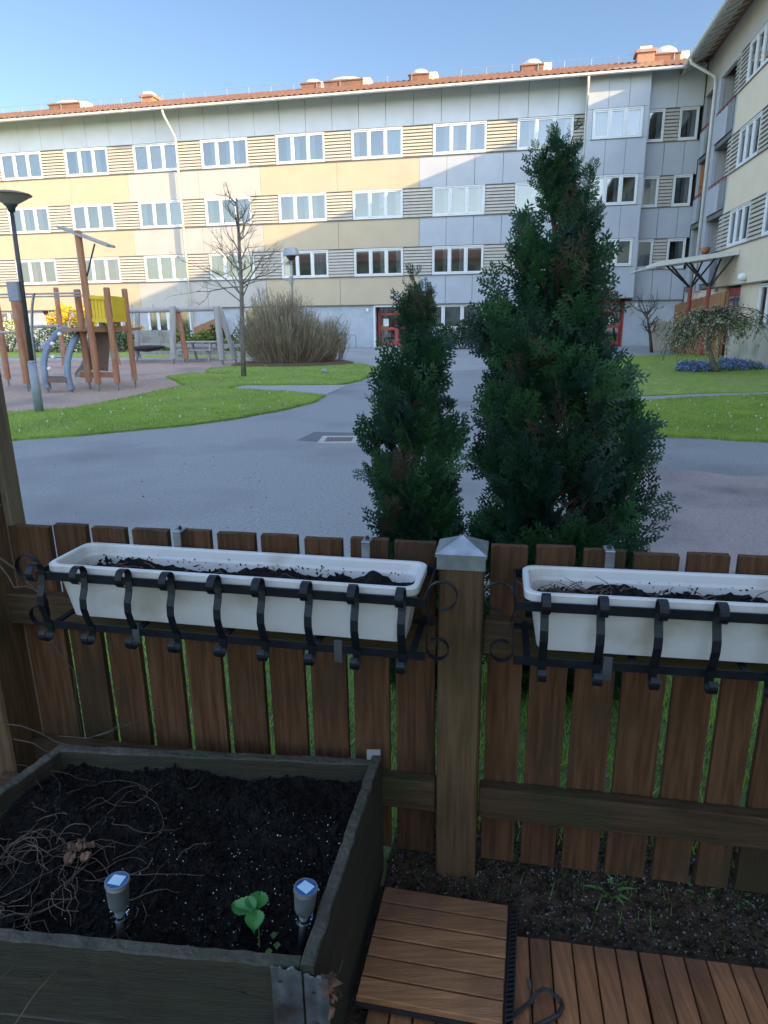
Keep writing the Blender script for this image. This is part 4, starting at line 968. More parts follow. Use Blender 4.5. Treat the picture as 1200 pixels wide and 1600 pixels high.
# black connector edge beside it
b = MB(); e0 = (B_-CAM*0)[:2]; p0 = B_+np.array([.006, -.0, 0]); p1 = p0+(C_-B_)*1.0; w_ = np.array([.022, .004, 0])
for k in range(26):
    q0 = p0+(p1-p0)*(k/26); q1 = p0+(p1-p0)*((k+.55)/26); q0[2] = q1[2] = 0
    b.hexa([q0+[0, 0, .036], q0+w_+[0, 0, .036], q1+w_+[0, 0, .036], q1+[0, 0, .036], q0+[0, 0, .056], q0+w_+[0, 0, .056], q1+w_+[0, 0, .056], q1+[0, 0, .056]])
for s_ in (0, 1):
    q0 = p0+w_*s_*.85; q1 = p1+w_*s_*.85; q0[2] = q1[2] = 0; v_ = w_*.15
    b.hexa([q0+[0, 0, .036], q0+v_+[0, 0, .036], q1+v_+[0, 0, .036], q1+[0, 0, .036], q0+[0, 0, .062], q0+v_+[0, 0, .062], q1+v_+[0, 0, .062], q1+[0, 0, .062]])
b.build('connector_edge', M_blk, rt, loc=(-rt.location[0], -rt.location[1], 0))
# field of tiles, slats running away from the camera
O0 = gnd(804, 1459, ZD); X1 = gnd(1196, 1510, ZD)-O0; ux = X1/np.linalg.norm(X1); uy = np.array([-ux[1], ux[0], 0])
# lengthwise direction from the slat lines in the photo
d1 = gnd(1000, 1483, ZD)-gnd(1042, 1600, ZD); TW = .335
ul = uy
pitch = np.linalg.norm(X1)/11.2; TW = pitch*6
labs = [['deck tile with lengthwise slats under the black plastic loop', 'deck tile with lengthwise slats, second from the black plastic loop', 'rightmost deck tile with lengthwise slats at the picture edge'],
        ['deck tile in the nearest row under the raised tile', 'deck tile in the nearest row below the middle', 'deck tile in the nearest row at the right']]
x_start = -pitch*.32
for r in range(2):
    for k in range(-1 if r else 0, 3):
        o_ = O0+ux*(x_start+k*TW)-ul*(TW*(r+1)+.003*r)
        lab = {(0, 0): 'deck tile with lengthwise slats under the black plastic loop', (0, 1): 'deck tile with lengthwise slats just right of the black loop', (0, 2): 'deck tile at the right picture edge, slats lengthwise',
               (1, -1): 'nearest row deck tile partly under the raised tile', (1, 0): 'second row deck tile under the near end of the black loop', (1, 1): 'second row deck tile beyond the black loop', (1, 2): 'second row deck tile at the right picture corner'}[(r, k)]
        tile(lab, o_, ul*(TW-.004), ux*(TW-.003), 6, ZD, M_deck2)
tile('deck tile with short slat ends peeking out below the raised tile by the bed', O0+ux*(x_start-TW)-ul*(TW), ul*(TW-.02), ux*(TW-.003), 6, ZD, M_deck2)
# terrace ground
sheet('terrace_ground', [[(-3.5, -1.1), (4.2, -1.1), (3.2, 1.15), (1.55, 1.42), (-.2, 1.7), (-3.5, 2.25)]], -.05, .004, M_dirt)
sheet('verge', [[(-4., 2.32), (-.2, 1.62), (3.2, 1.03), (5.5, .6), (5.5, 2.9), (1., 3.3), (-4.5, 3.9)]], -.05, .014, mat('verge_soil', (.07, .11, .03), (.12, .17, .05), 14, .95, .8, 60, c3=(.12, .2, .04), s3=5))
# gravel and litter between deck and fence
def strip_pt(smin=-.2, smax=1.7, w0=-.22, w1=.1):
    s = rng.uniform(smin, smax); w = rng.uniform(w0, w1); P = FT*s+FN*(FD+w); return np.array([P[0], P[1], .02+rng.uniform(0, .012)])
b = MB(); nx_, ny_ = 150, 30; V = []
for i in range(nx_+1):
    for j in range(ny_+1):
        s = -.30+2.1*i/nx_; w = -.23+.5*j/ny_; P = FT*s+FN*(FD+w); V.append((P[0], P[1], .016+.03*math.exp(-((w-.0)/.1)**2)+rng.normal(0, .003)))
b.add(V, [(i*(ny_+1)+j, (i+1)*(ny_+1)+j, (i+1)*(ny_+1)+j+1, i*(ny_+1)+j+1) for i in range(nx_) for j in range(ny_)])
tag(b.build('soil_strip', M_dirt), kind='structure')
def sp2():
    P = strip_pt(-.3, 1.7, -.2, .16); w = P@FN-FD; P[2] = .02+.03*math.exp(-(w/.1)**2)+rng.uniform(0, .006); return P
chips(4200, sp2, .0036, M_peb, 'gravel', None, label='fine grey gravel and wood chips at the foot of the fence', cat='gravel')
chips(3500, sp2, .005, M_soil, 'litter', None, label='dark soil crumbs at the foot of the fence', cat='soil litter')
def sp3(): P = strip_pt(-1.9, 1.9, .1, .9); return P
chips(3000, sp3, .008, M_peb, 'gravel', None, label='pale pebbles among the grass behind the fence', cat='gravel')
q = []
poly_v = [(-4., 2.5), (-.2, 1.8), (3.2, 1.15), (5., .9), (5., 2.9), (1., 3.2), (-4.5, 3.8)]
qq = scatter(poly_v, 30000); dd_ = qq@FN[:2]-FD; qq = qq[(dd_ > .12)]; V, F_ = blades(qq, .012, .07, .006)
tag(raw('grass', V, F_, [mat('bright_grass', (.26, .48, .04), (.42, .64, .09), 1.2, .6, trans=.4)]), kind='stuff', label='bright green grass growing behind the picket fence', cat='grass')
q = np.array([sp2()[:2] for _ in range(1500)]); w_ = q@FN[:2]-FD; q = q[(w_ > -.06) | (rng.random(len(q)) < .25)]; V, F_ = blades(q, .035, .045, .004); tag(raw('sprouting_grass', V, F_, [M_leafg]), kind='stuff', label='thin grass sprouts in the gravel by the fence', cat='grass')
# weeds
def weed(lab, px, py, n_, L_, seed):
    P = gnd(px, py, .04); root = thing('weed', lab, 'weed', (P[0], P[1], .03), 0, 'weeds at the foot of the fence'); rs = random.Random(seed); b = MB()
    for k in range(n_):
        a = 2*PI*k/n_+rs.uniform(-.3, .3); e = rs.uniform(.3, 1.); l = L_*rs.uniform(.6, 1.15); V = []
        for i in range(7):
            t = i/6; w = .0055*math.sin(PI*(t*.9+.08))+.0006; c_ = np.array([math.cos(a)*l*t*math.cos(e*.7), math.sin(a)*l*t*math.cos(e*.7), l*math.sin(e)*(t-.55*t*t)]); sd = np.array([-math.sin(a), math.cos(a), 0])
            V += [c_-sd*w+[0, 0, .002], c_, c_+sd*w+[0, 0, .002]]
        b.add(V, [(i*3+j, i*3+j+1, i*3+4+j, i*3+3+j) for i in range(6) for j in (0, 1)])
    b.build('leaves', mat('weed_leaf', (.05, .14, .03), (.11, .22, .06), 15, .5, trans=.2), root)
weed('long leaved green weed rooted in the gravel below the right trough', 955, 1392, 11, .075, 1)
weed('broad green weed near the right edge at the foot of the fence', 1096, 1400, 12, .06, 2)
weed('leafy green weed close to the fence at the right picture edge', 1150, 1402, 9, .05, 6)
weed('tiny green seedling at the right edge in front of the fence', 1178, 1436, 5, .022, 3)
weed('small low weed close to the fence between the long leaved weed and the post', 1010, 1380, 8, .03, 4)
# black plastic loop lying on the deck
b = MB()
def dk(px, py, z=ZD+.012): return gnd(px, py, z)
pts = [dk(803, 1586), dk(828, 1566), dk(838, 1551, ZD+.03), dk(848, 1545, ZD+.03), dk(858, 1547, ZD+.03), dk(876, 1563), dk(879, 1573), dk(872, 1586), dk(858, 1594), dk(838, 1603), dk(812, 1612)]
b.tube(pts, [.0055]*len(pts), 6)
Lp = tag(b.build('clamp_frame', M_blk), 'bent black plastic frame loop lying on the deck slats', 'plastic frame')
b = MB(); b.tube([dk(826, 1532, ZD+.004), dk(829, 1545, ZD+.006)], [.006, .004], 6); b.tube([dk(829, 1545, ZD+.006), dk(828, 1600, ZD+.003)], [.0016, .0016], 5); tag(b.build('seed_pod', M_twigdark), 'dark pod on a thin stalk lying beside the black loop', 'debris')
b = MB(); b.box(*(lambda p: (p[0]-.006, p[0]+.006, p[1]-.006, p[1]+.006, ZD-.0, ZD+.004))(dk(585, 1470, zr)))
# ================================================================== CONIFERS
def frond(seed):
    rs = np.random.default_rng(seed); V = []; F_ = []
    def leaf(a, c, w):
        a = np.array(a); c = np.array(c); t = c-a; n_ = np.array([-t[1], t[0], 0]); n_ /= np.linalg.norm(n_) or 1; k = len(V); m1 = a+t*.45
        V.extend([a-n_*w*.3, m1-n_*w*.5+[0, 0, .002], c, m1+n_*w*.5-[0, 0, .002]]); F_.append((k, k+1, k+2, k+3))
    # main stem curve
    pts = [np.array([.05*math.sin(i*.6+seed), i/10, -.12*(i/10)**2+rs.normal(0, .006)]) for i in range(11)]
    for i in range(10): leaf(pts[i], pts[i+1]+(pts[i+1]-pts[i])*.25, .06)
    for i in range(1, 10):
        sd = 1 if i % 2 else -1; L_ = .50*(1-(i/10.5))**.7*(.75+.5*rs.random())+.06; a0 = math.radians(48+rs.normal(0, 7)); d_ = np.array([sd*math.sin(a0), math.cos(a0), rs.normal(0, .12)])
        p = pts[i]; n2 = max(2, int(L_/.085)); q = p.copy()
        for j in range(n2):
            nq = q+d_*L_/n2; nq[1] += .012; leaf(q, nq+(nq-q)*.3, .056)
            if j < n2:
                for s2 in (1, -1):
                    l2 = .15*(1-j/(n2+.6))*(.7+.6*rs.random())+.035; a2 = math.atan2(d_[0], d_[1])+s2*math.radians(42); e2 = nq+np.array([math.sin(a2)*l2, math.cos(a2)*l2, rs.normal(0, .02)]); leaf(nq, e2, .054)
            q = nq
    return np.array(V), np.array(F_)
FR = [frond(s) for s in range(6)]
def conifer(name, lab, baseP, Htot, prof, nsprays, leaders, seed, Y):
    rs = np.random.default_rng(seed)
    root = thing(name, lab, 'conifer', (baseP[0], baseP[1], 0), 0, 'cypresses behind the fence')
    hs = np.array([p[0] for p in prof]); lf = np.array([p[1] for p in prof]); rg = np.array([p[2] for p in prof])
    def rad(h, a):   # silhouette radius, left / right blended by azimuth
        l, r = np.interp(h, hs, lf), np.interp(h, hs, rg); c = math.cos(a); k = .5+.5*c; side = r*k+l*(1-k)
        return side*(abs(c)+.80*(1-abs(c)))
    Vs, Fs, Ms = [], [], []; nv_ = 0; br = MB()
    def spray(p, dr, size, mi):
        nonlocal nv_
        V, F_ = FR[rs.integers(len(FR))]
        y = dr/np.linalg.norm(dr); r_ = rs.normal(0, 1, 3)*[1, 1, .5]
        x = np.cross(y, r_); x /= np.linalg.norm(x); z = np.cross(x, y)
        if z@np.array([0, 0, 1.]) < 0: z = -z
        W_ = p+size*(V[:, :1]*x+V[:, 1:2]*y+V[:, 2:]*z); Vs.append(W_); Fs.append(F_+nv_); nv_ += len(V); Ms.append(np.full(len(F_), mi))
    axis = lambda h: np.array([leaders[0][0]*h/Htot+.012*math.sin(h*5), .015*math.sin(h*4+1), h])
    br.tube([axis(h) for h in np.linspace(0, Htot*.97, 14)], list(np.linspace(.024, .004, 14)*(Htot/1.9)), 8)
    nb = int(nsprays/9); zone = []
    for k in range(nb):
        u = rs.random(); h = .05+(Htot*.985-.05)*(1-(1-u)**.75 if u < .9 else u); h = .08+(Htot-.12)*rs.random()**1.25
        a = rs.uniform(0, 2*PI)
        if rs.random() > .22+.78*(rad(h, a)/max(rg.max(), lf.max()))**.8: continue
        if rs.random() < .38: a = rs.choice([0, PI])+rs.normal(0, .6)
        if rs.random() < .3: a = -PI/2+rs.normal(0, .7)
        R_ = max(.015, rad(h, a)-(.06 if Htot > 1.9 else .085))*rs.uniform(.80, 1.03) if rs.random() < .75 else rad(h, a)*rs.uniform(.45, .85)
        rise = R_*rs.uniform(.7, 1.35)+.03; h0 = max(.02, h-rise); p0 = axis(min(h0, Htot*.93)); tip = np.array([axis(h)[0]+R_*math.cos(a), R_*math.sin(a), h])
        mid = p0+(tip-p0)*.5+np.array([math.cos(a), math.sin(a), 0])*R_*.10-np.array([0, 0, rise*.10]); pts = [p0+(1-t)**0*0+(2*(1-t)*t)*(mid-p0)+t*t*(tip-p0) for t in np.linspace(0, 1, 7)]
        br.tube(pts, list(np.linspace(.005, .0012, 7)*(Htot/1.9)), 4, cap=False)
        n_ = max(3, int(5.5*(.5+R_/.28)))
        col = rs.random(); base_mi = 0 if col < .45 else (1 if col < .72 else 2)
        if h > Htot*.45 and rs.random() < .10: base_mi = 3
        for i in range(n_):
            t = 1-(rs.random()**1.3)*.72 if i else .98; j = min(5, int(t*6)); pp = pts[j]+(pts[j+1]-pts[j])*(t*6-j); dd = (pts[min(j+1, 6)]-pts[j]); dd /= np.linalg.norm(dd)
            dd = dd+rs.normal(0, .36 if i else .12, 3)+np.array([0, 0, .4]); sz = rs.uniform(.10, .19)*(1 if h < Htot*.85 else .75)
            mi = base_mi if rs.random() < .8 else int(rs.integers(0, 3))
            if h < Htot*.32 and rs.random() < .35: mi = 2
            spray(pp, dd, sz, mi)
    for (lx, ly, h0, h1, w_) in leaders:   # leading shoots
        L_ = h1-h0; b0 = axis(min(h0, Htot*.9)); 
        for i in range(int(60*L_/.5)):
            t = rs.random(); p = np.array([b0[0]+(lx-b0[0])*t, ly*t, h0+L_*t]); a = rs.uniform(0, 2*PI)
            spray(p, np.array([math.cos(a)*.62, math.sin(a)*.62, .9]), w_*(1.1-t*.75)*rs.uniform(.8, 1.3)+.02, int(rs.choice([0, 0, 1, 2])) )
        br.tube([b0, (b0+np.array([lx, ly, h1]))/2+[0, 0, .0], (lx, ly, h1-.02)], [.009, .006, .002], 5)
    br.build('trunk', M_conbark, root)
    raw('crown', np.concatenate(Vs), np.concatenate(Fs), M_con, np.concatenate(Ms), parent=root)
    return root
def profile(axpx, Y, rows):
    out = []
    for (y, l, r) in rows:
        A = aty(axpx, y, Y); L_ = aty(l, y, Y); R_ = aty(r, y, Y); out.append((A[2], A[0]-L_[0], R_[0]-A[0]))
    return sorted(out)
YB, YS = 2.75, 2.6
pb = profile(873, YB, [(225, 862, 888), (260, 850, 898), (300, 845, 915), (350, 828, 928), (400, 808, 932), (450, 772, 938), (500, 757, 940), (550, 752, 955), (600, 742, 992), (650, 733, 1010), (700, 731, 1018), (760, 752, 1018), (800, 760, 1038), (850, 758, 1042), (1000, 770, 1040), (1300, 820, 960)])
BB = aty(873, 800, YB); TB = aty(880, 196, YB)
def lead(px, py, Y, base, h0, w): P = aty(px, py, Y); return (P[0]-base[0], rng.uniform(-.05, .05), h0, P[2], w)
hz = lambda py, Y: aty(870, py, Y)[2]
conifer('cypress', 'tall broad dark green cypress with forked tip behind the right fence section', BB, aty(873, 238, YB)[2], pb, 3400,
        [lead(870, 214, YB, BB, hz(340, YB), .075), lead(893, 206, YB, BB, hz(350, YB), .075), lead(843, 236, YB, BB, hz(350, YB), .06), lead(812, 345, YB, BB, hz(500, YB), .09), lead(802, 400, YB, BB, hz(560, YB), .09), lead(925, 272, YB, BB, hz(440, YB), .09), lead(938, 330, YB, BB, hz(470, YB), .08), lead(1035, 775, YB, BB, hz(860, YB), .07), lead(1018, 690, YB, BB, hz(780, YB), .07), lead(765, 480, YB, BB, hz(600, YB), .08)], 11, YB)
ps = profile(668, YS, [(450, 650, 676), (480, 634, 686), (520, 612, 684), (560, 607, 700), (600, 594, 706), (640, 598, 714), (700, 592, 724), (750, 588, 732), (830, 600, 738), (1000, 600, 735), (1300, 640, 700)])
BS_ = aty(668, 800, YS)
conifer('cypress', 'smaller narrow cypress with single leaning tip left of the capped post', BS_, aty(664, 470, YS)[2], ps, 2500,
        [lead(648, 428, YS, BS_, aty(0, 530, YS)[2], .06), lead(678, 455, YS, BS_, aty(0, 540, YS)[2], .05), lead(592, 745, YS, BS_, aty(0, 830, YS)[2], .03), lead(714, 622, YS, BS_, aty(0, 700, YS)[2], .04), lead(622, 500, YS, BS_, aty(0, 590, YS)[2], .05)], 23, YS)

def asp():
    while True:
        P = gnd(rng.uniform(0, 1200), rng.uniform(600, 850))
        if not inpoly(P[None, :2], np.array([p[:2] for p in lawnL1]))[0] and not inpoly(P[None, :2], np.array([p[:2] for p in lawnR2]))[0]: return np.array([P[0], P[1], .004])
chips(450, asp, .008, M_slab, 'grit', None, label='scattered grit and blossom bits on the asphalt', cat='grit')
chips(260, asp, .007, M_dryleaf, 'leaf_litter', None, label='scattered brown leaf bits on the asphalt', cat='leaf litter')
# ================================================================== STREET LAMPS
def px_dist(P): return np.linalg.norm(np.asarray(P)-CAM)
Lb = gnd(62, 646)
L1 = thing('street_lamp', 'tall grey street lamp with round disc head at the left edge of the lawn', 'street lamp', (Lb[0], Lb[1], 0), 0, 'street lamps')
def lp(px, py, Y=None): return aty(px, py, Lb[1] if Y is None else Y)-np.array([Lb[0], Lb[1], 0])
A = np.array([0, 0, 0.]); B = lp(50, 567); Cc = lp(33, 440); Dd = lp(17, 322)
b = MB(); b.tube([A, B], [.078, .074], 14); b.tube([B, B+(Cc-B)*.03], [.074, .045], 14); b.build('base_tube', M_bluegrey, L1, smooth=True)
b = MB(); b.tube([B, Cc, Dd], [.042, .04, .032], 12); b.build('pole', M_lampblk, L1, smooth=True)
b = MB(); b.bevbox(Cc[0]-.2, Cc[0]-.02, Cc[1]-.12, Cc[1]+.02, Cc[2]-.32, Cc[2]-.0, .01); b.build('junction_box', M_bluegrey, L1)
b = MB(); b.lathe([(.05, -.09), (.07, -.02), (.11, .02)], Dd, 20); hd = b.build('lamp_head', M_lampblk, L1, smooth=True)
b = MB(); b.lathe([(.09, .02), (.27, .12), (.30, .15)], Dd, 28, caps=False); b.build('glass_bowl', mat('lamp_bowl', (.5, .44, .42), (.6, .54, .52), 5, .3, trans=.5), hd, smooth=True)
b = MB(); b.lathe([(.08, .02), (.05, .12)], Dd, 12); b.build('bulb_holder', M_paper, hd)
b = MB(); b.lathe([(.02, .225), (.2, .215), (.32, .185), (.345, .165), (.33, .15), (.02, .15)], Dd, 32); b.build('lamp_shade', mat('lamp_shade_brown', (.12, .09, .08), (.16, .12, .1), 6, .4), hd, smooth=False)
L2b = aty(457, 520, 27.); L2b = np.array([L2b[0], 27., 0])
L2 = thing('street_lamp', 'small park lamp on thin grey pole rising behind the big bare shrub', 'street lamp', L2b, 0, 'street lamps')
t2 = aty(455, 405, 27.)-L2b; 
b = MB(); b.tube([(0, 0, 0), t2*.8, t2], [.05, .045, .04], 10); b.build('pole', M_grey, L2, smooth=True)
q_ = aty(455, 438, 27.)-L2b; b = MB(); b.tube([q_-[0, 0, .14], q_+[0, 0, .14]], [.085, .085], 10); b.tube([q_-[.2, 0, -.02], q_+[.12, 0, .02]], [.035, .035], 8); b.build('bracket', M_grey, L2)
b = MB(); b.lathe([(.05, -.05), (.12, .0), (.2, .12), (.25, .13)], t2, 20); h2 = b.build('lamp_head', M_lampblk, L2)
b = MB(); b.lathe([(.3, .12), (.3, .17), (.24, .38), (.02, .42)], t2, 22); b.build('lamp_shade', M_grey, h2)

# ================================================================== PLAYGROUND
Pg_c = gnd(150, 606)
Pg = thing('climbing_frame', 'brown wooden climbing frame with yellow side boards and curved blue grey climbing tubes', 'climbing frame', (Pg_c[0], Pg_c[1], 0), 0)
Lo = np.array(Pg.location)
def pole(top, bot, r, mi, name='post', rb=None, foot=True, parent=None, k=10):
    G = gnd(*bot); T = aty(top[0], top[1], G[1]); a = G-Lo; c = T-Lo; b = MB()
    d_ = (c-a)/np.linalg.norm(c-a); s_ = a+d_*.18 if foot else a
    b.tube([s_, c-d_*.02, c], [r, r, r*.8], k); o = b.build(name, mi, parent or Pg)
    if foot: b = MB(); b.tube([a, s_], [r*.4, r*.4], 8); b.build('foot', M_steel, o)
    return a, c
pw = M_playwood
p1 = pole((19, 450), (44, 612), .075, pw); pole((27, 455), (47, 608), .06, pw)
p2 = pole((87, 449), (102, 580), .075, pw); p3 = pole((120, 452), (141, 609), .075, pw)
p4 = pole((121, 360), (155, 612), .075, pw); p5 = pole((166, 449), (185, 611), .07, pw); p6 = pole((194, 451), (212, 606), .065, pw)
p0 = pole((-6, 470), (14, 604), .075, pw); pole((-60, 455), (-40, 604), .075, pw)
pole((176, 520), (187, 570), .05, pw, foot=False)
def pw_at(px, py, Yw): return aty(px, py, Yw)-Lo
Y4, Y5, Y6 = p4[0][1]+Lo[1], p5[0][1]+Lo[1], p6[0][1]+Lo[1]
def panel(x0, x1, yt, yb, xb0, xb1, Ya, Yb, m, name, slats=0):
    a, c, d_, e = pw_at(xb0, yb[0], Ya), pw_at(xb1, yb[1], Yb), pw_at(x1, yt[1], Yb), pw_at(x0, yt[0], Ya); o = np.array([0, .035, 0]); b = MB()
    if not slats: b.hexa([a, c, c+o, a+o, e, d_, d_+o, e+o])
    else:
        for i in range(slats):
            s0, s1 = (i+.06)/slats, (i+.94)/slats; b.hexa([a+(c-a)*s0, a+(c-a)*s1, a+(c-a)*s1+o, a+(c-a)*s0+o, e+(d_-e)*s0, e+(d_-e)*s1, e+(d_-e)*s1+o, e+(d_-e)*s0+o])
        for f0, f1 in ((.0, .14), (.86, 1.)):
            q = -np.array([0, .03, 0]); A_, B_, C_, D_ = a+(e-a)*f0+q, c+(d_-c)*f0+q, c+(d_-c)*f1+q, a+(e-a)*f1+q; b.hexa([A_, B_, B_-q*.9, A_-q*.9, D_, C_, C_-q*.9, D_-q*.9])
    return b.build(name, m, Pg)
panel(140, 167, (461, 463), (503, 504), 145, 171, Y4, Y5, M_playyel, 'side_board', 5)
panel(173, 196, (462, 465), (503, 503), 177, 200, Y5, Y6, M_playyel, 'side_board', 4)
panel(146, 202, (510, 509), (519, 518), 147, 203, Y4, Y6, pw, 'platform_beam')
panel(93, 140, (513, 512), (518, 518), 94, 141, Y4+.9, Y4+.9, pw, 'platform_beam')
panel(141, 172, (519, 519), (577, 580), 136, 168, Y4+.7, Y5+.7, M_playbrn, 'climbing_panel')
panel(125, 180, (581, 582), (590, 590), 125, 180, Y4+.5, Y5+.5, pw, 'low_beam')
b = MB(); A_, B_ = pw_at(92, 514, Y4), pw_at(200, 513, Y6); b.hexa([A_+[0, 0, -.06], B_+[0, 0, -.06], B_+[-.2, 1.5, -.06], A_+[0, 1.5, -.06], A_, B_, B_+[-.2, 1.5, 0], A_+[0, 1.5, 0]]); b.build('platform', pw, Pg)
# top board with strut
b = MB(); A_, B_ = pw_at(88, 356, Y4-.1), pw_at(167, 386, Y4-.1); o = np.array([0, .5, .02]); b.hexa([A_, B_, B_+o, A_+o, A_+[0, 0, .05], B_+[0, 0, .05], B_+o+[0, 0, .05], A_+o+[0, 0, .05]]); b.build('top_board', M_playgrey, Pg)
b = MB(); b.tube([pw_at(148, 381, Y4), pw_at(142, 405, Y4), pw_at(136, 432, Y4)], .018, 6); b.build('strut', M_lampblk, Pg)
# curved climbing tubes + rungs
Yc = gnd(75, 614)[1]
def curve(pts, r=.075):
    b = MB(); P = [pw_at(x, y, Yc+dy) for x, y, dy in pts]; out = []
    for i in range(len(P)-1):
        a, b1, c, d_ = P[max(i-1, 0)], P[i], P[i+1], P[min(i+2, len(P)-1)]
        for k in range(5):
            t = k/5; out.append(.5*((2*b1)+(-a+c)*t+(2*a-5*b1+4*c-d_)*t*t+(-a+3*b1-3*c+d_)*t**3))
    out.append(P[-1]); b.tube(out, r, 12); b.build('climbing_tube', M_playblue, Pg, smooth=True)
    bb = MB(); bb.tube([P[0], pw_at(pts[0][0]+1, pts[0][1]+9, Yc)], .03, 8); bb.build('foot', M_steel, Pg)
curve([(75, 607, 0), (70, 585, 0), (69, 562, .1), (77, 538, .3), (90, 520, .7), (103, 513, 1.2)])
curve([(112, 610, 0), (106, 588, 0), (106, 562, .1), (113, 538, .3), (124, 521, .7), (139, 512, 1.2)])
b = MB()
for (y, dy) in ((588, 0), (558, .1), (537, .3), (521, .7)): b.tube([pw_at(74, y, Yc+dy), pw_at(108, y, Yc+dy)], .016, 6)
b.build('rung', M_steel, Pg); b = MB(); A_, B_ = pw_at(76, 589, Yc), pw_at(106, 589, Yc); b.hexa([A_-[0, .1, .12], B_-[0, .1, .12], B_+[0, .1, -.12], A_+[0, .1, -.12], A_-[0, .1, 0], B_-[0, .1, 0], B_+[0, .1, 0], A_+[0, .1, 0]]); b.build('step', M_playbrn, Pg)
for (x, y) in ((82, 537), (83, 558), (77, 576), (93, 522)):
    b = MB(); c_ = pw_at(x, y, Yc-.1); b.lathe([(.01, -.045), (.04, -.03), (.05, 0), (.04, .03), (.01, .045)], c_, 10); b.build('grip_knob', M_wflow, Pg, smooth=True)
# rails
for (x0, y0, x1, y1, r, m_) in ((-60, 461, 125, 458, .022, M_grey), (-60, 466, 140, 462, .018, M_grey), (46, 511, 92, 509, .035, M_playgrey), (-60, 520, 26, 519, .03, M_playgrey)):
    b = MB(); b.tube([pw_at(x0, y0, Y4+.2), pw_at(x1, y1, Y4+.2)], r, 8); b.build('rail', m_, Pg)
b = MB(); b.tube([pw_at(*p, Y4-.4) for p in ((53, 458), (50, 480), (50, 520), (54, 560), (58, 600))], .028, 8); b.build('fire_pole', M_steel, Pg)
# slide at the back
b = MB(); S_ = [pw_at(138, 522, Y4+1.2), pw_at(134, 555, Y4+1.4), pw_at(126, 578, Y4+1.2), pw_at(119, 586, Y4+.9), pw_at(117, 590, Y4+.8)]
w_ = np.array([.1, .55, 0]); V = []
for p in S_: V += [p, p+w_, p+[0, 0, .09], p+w_+[0, 0, .09]]
b.add(V, [(4*i, 4*i+1, 4*i+5, 4*i+4) for i in range(4)]+[(4*i, 4*i+4, 4*i+6, 4*i+2) for i in range(4)]+[(4*i+1, 4*i+3, 4*i+7, 4*i+5) for i in range(4)]); b.build('slide', M_slide, Pg)
# swing set
Sw_c = gnd(310, 568); Sw = thing('swing_frame', 'grey wooden swing frame with slanting braces beside the play area', 'swing', (Sw_c[0], Sw_c[1], 0), 0); Lo = np.array(Sw.location)
a1_ = pole((270, 478), (270.5, 569), .11, M_playgrey, parent=Sw); pole((276, 480), (293, 568), .09, pw, 'brace', parent=Sw)
a2_ = pole((338, 478), (348, 571), .11, M_playgrey, parent=Sw); pole((343, 480), (370, 569), .09, M_playgrey, 'brace', parent=Sw)
pole((215, 484), (214, 566), .09, M_playgrey, parent=Sw)
b = MB(); b.tube([aty(150, 487, Sw_c[1])-Lo, aty(342, 482, Sw_c[1])-Lo], .09, 10); b.build('top_beam', M_playgrey, Sw)
b = MB(); b.tube([aty(170, 490, Sw_c[1])-Lo, aty(172, 556, Sw_c[1])-Lo], .012, 5); b.build('chain', M_steel, Sw)
# basket swing / low dark net
q0 = gnd(232, 566); Tm = thing('nest_swing', 'dark round nest swing hanging low behind the climbing frame', 'nest swing', (q0[0], q0[1], 0), 0)
b = MB(); b.tube([(0+.62*math.cos(t), .5*math.sin(t), .55) for t in np.linspace(0, 2*PI, 25)], .06, 8, cap=False); b.build('ring', M_blk, Tm)
b = MB(); b.lathe([(.6, .53), (.4, .43), (.02, .38)], (0, 0, 0), 20, caps=False); b.build('net', M_lampblk, Tm)
b = MB()
for sx_ in (-.55, .55): b.tube([(sx_, 0, .55), (sx_*.7, 0, 2.1)], .015, 5)
b.build('chain', M_steel, Tm)
# low rail fence behind the play area
q0 = gnd(300, 562); Rl = thing('low_rail_fence', 'low pale wooden rail fence with two rails behind the swing frame', 'fence', (q0[0], q0[1], 0), 0)
Lo = np.array(Rl.location)
for (y0, y1, h_) in ((539, 541, .07), (551, 552, .07)):
    A_, B_ = aty(214, y0, q0[1])-Lo, aty(440, y1, q0[1])-Lo; b = MB(); b.hexa([A_-[0, 0, h_], B_-[0, 0, h_], B_-[0, -.04, h_], A_-[0, -.04, h_], A_+[0, 0, h_], B_+[0, 0, h_], B_+[0, .04, h_], A_+[0, .04, h_]]); b.build('rail', M_playgrey, Rl)
for x in (216, 281, 343, 405): b = MB(); p = aty(x, 560, q0[1])-Lo; b.bevbox(p[0]-.08, p[0]+.08, .045, .16, 0, aty(x, 537, q0[1])[2], .01); b.build('post', M_playgrey, Rl)
# picnic table
q0 = aty(315, 556, 26.5); Pt = thing('picnic_table', 'grey picnic table with benches behind the rail fence', 'picnic table', (q0[0], 26.5, 0), -.2)
b = MB(); [b.bevbox(-.75, .75, -.35+i*.145, -.35+i*.145+.13, .7, .745, .005) for i in range(5)]; b.build('tabletop', M_playgrey, Pt)
for y_ in (-.75, .5):
    b = MB(); b.bevbox(-.75, .75, y_, y_+.25, .42, .465, .005); b.build('bench_seat', M_playgrey, Pt)
for x_ in (-.5, .5):
    b = MB(); b.hexa([(x_, -.6, 0), (x_+.05, -.6, 0), (x_+.05, -.48, 0), (x_, -.48, 0), (x_, -.3, .7), (x_+.05, -.3, .7), (x_+.05, -.18, .7), (x_, -.18, .7)]); b.hexa([(x_, .5, 0), (x_+.05, .5, 0), (x_+.05, .62, 0), (x_, .62, 0), (x_, .2, .7), (x_+.05, .2, .7), (x_+.05, .32, .7), (x_, .32, .7)]); b.box(x_, x_+.05, -.7, .7, .36, .42); b.build('leg_frame', M_playgrey, Pt)

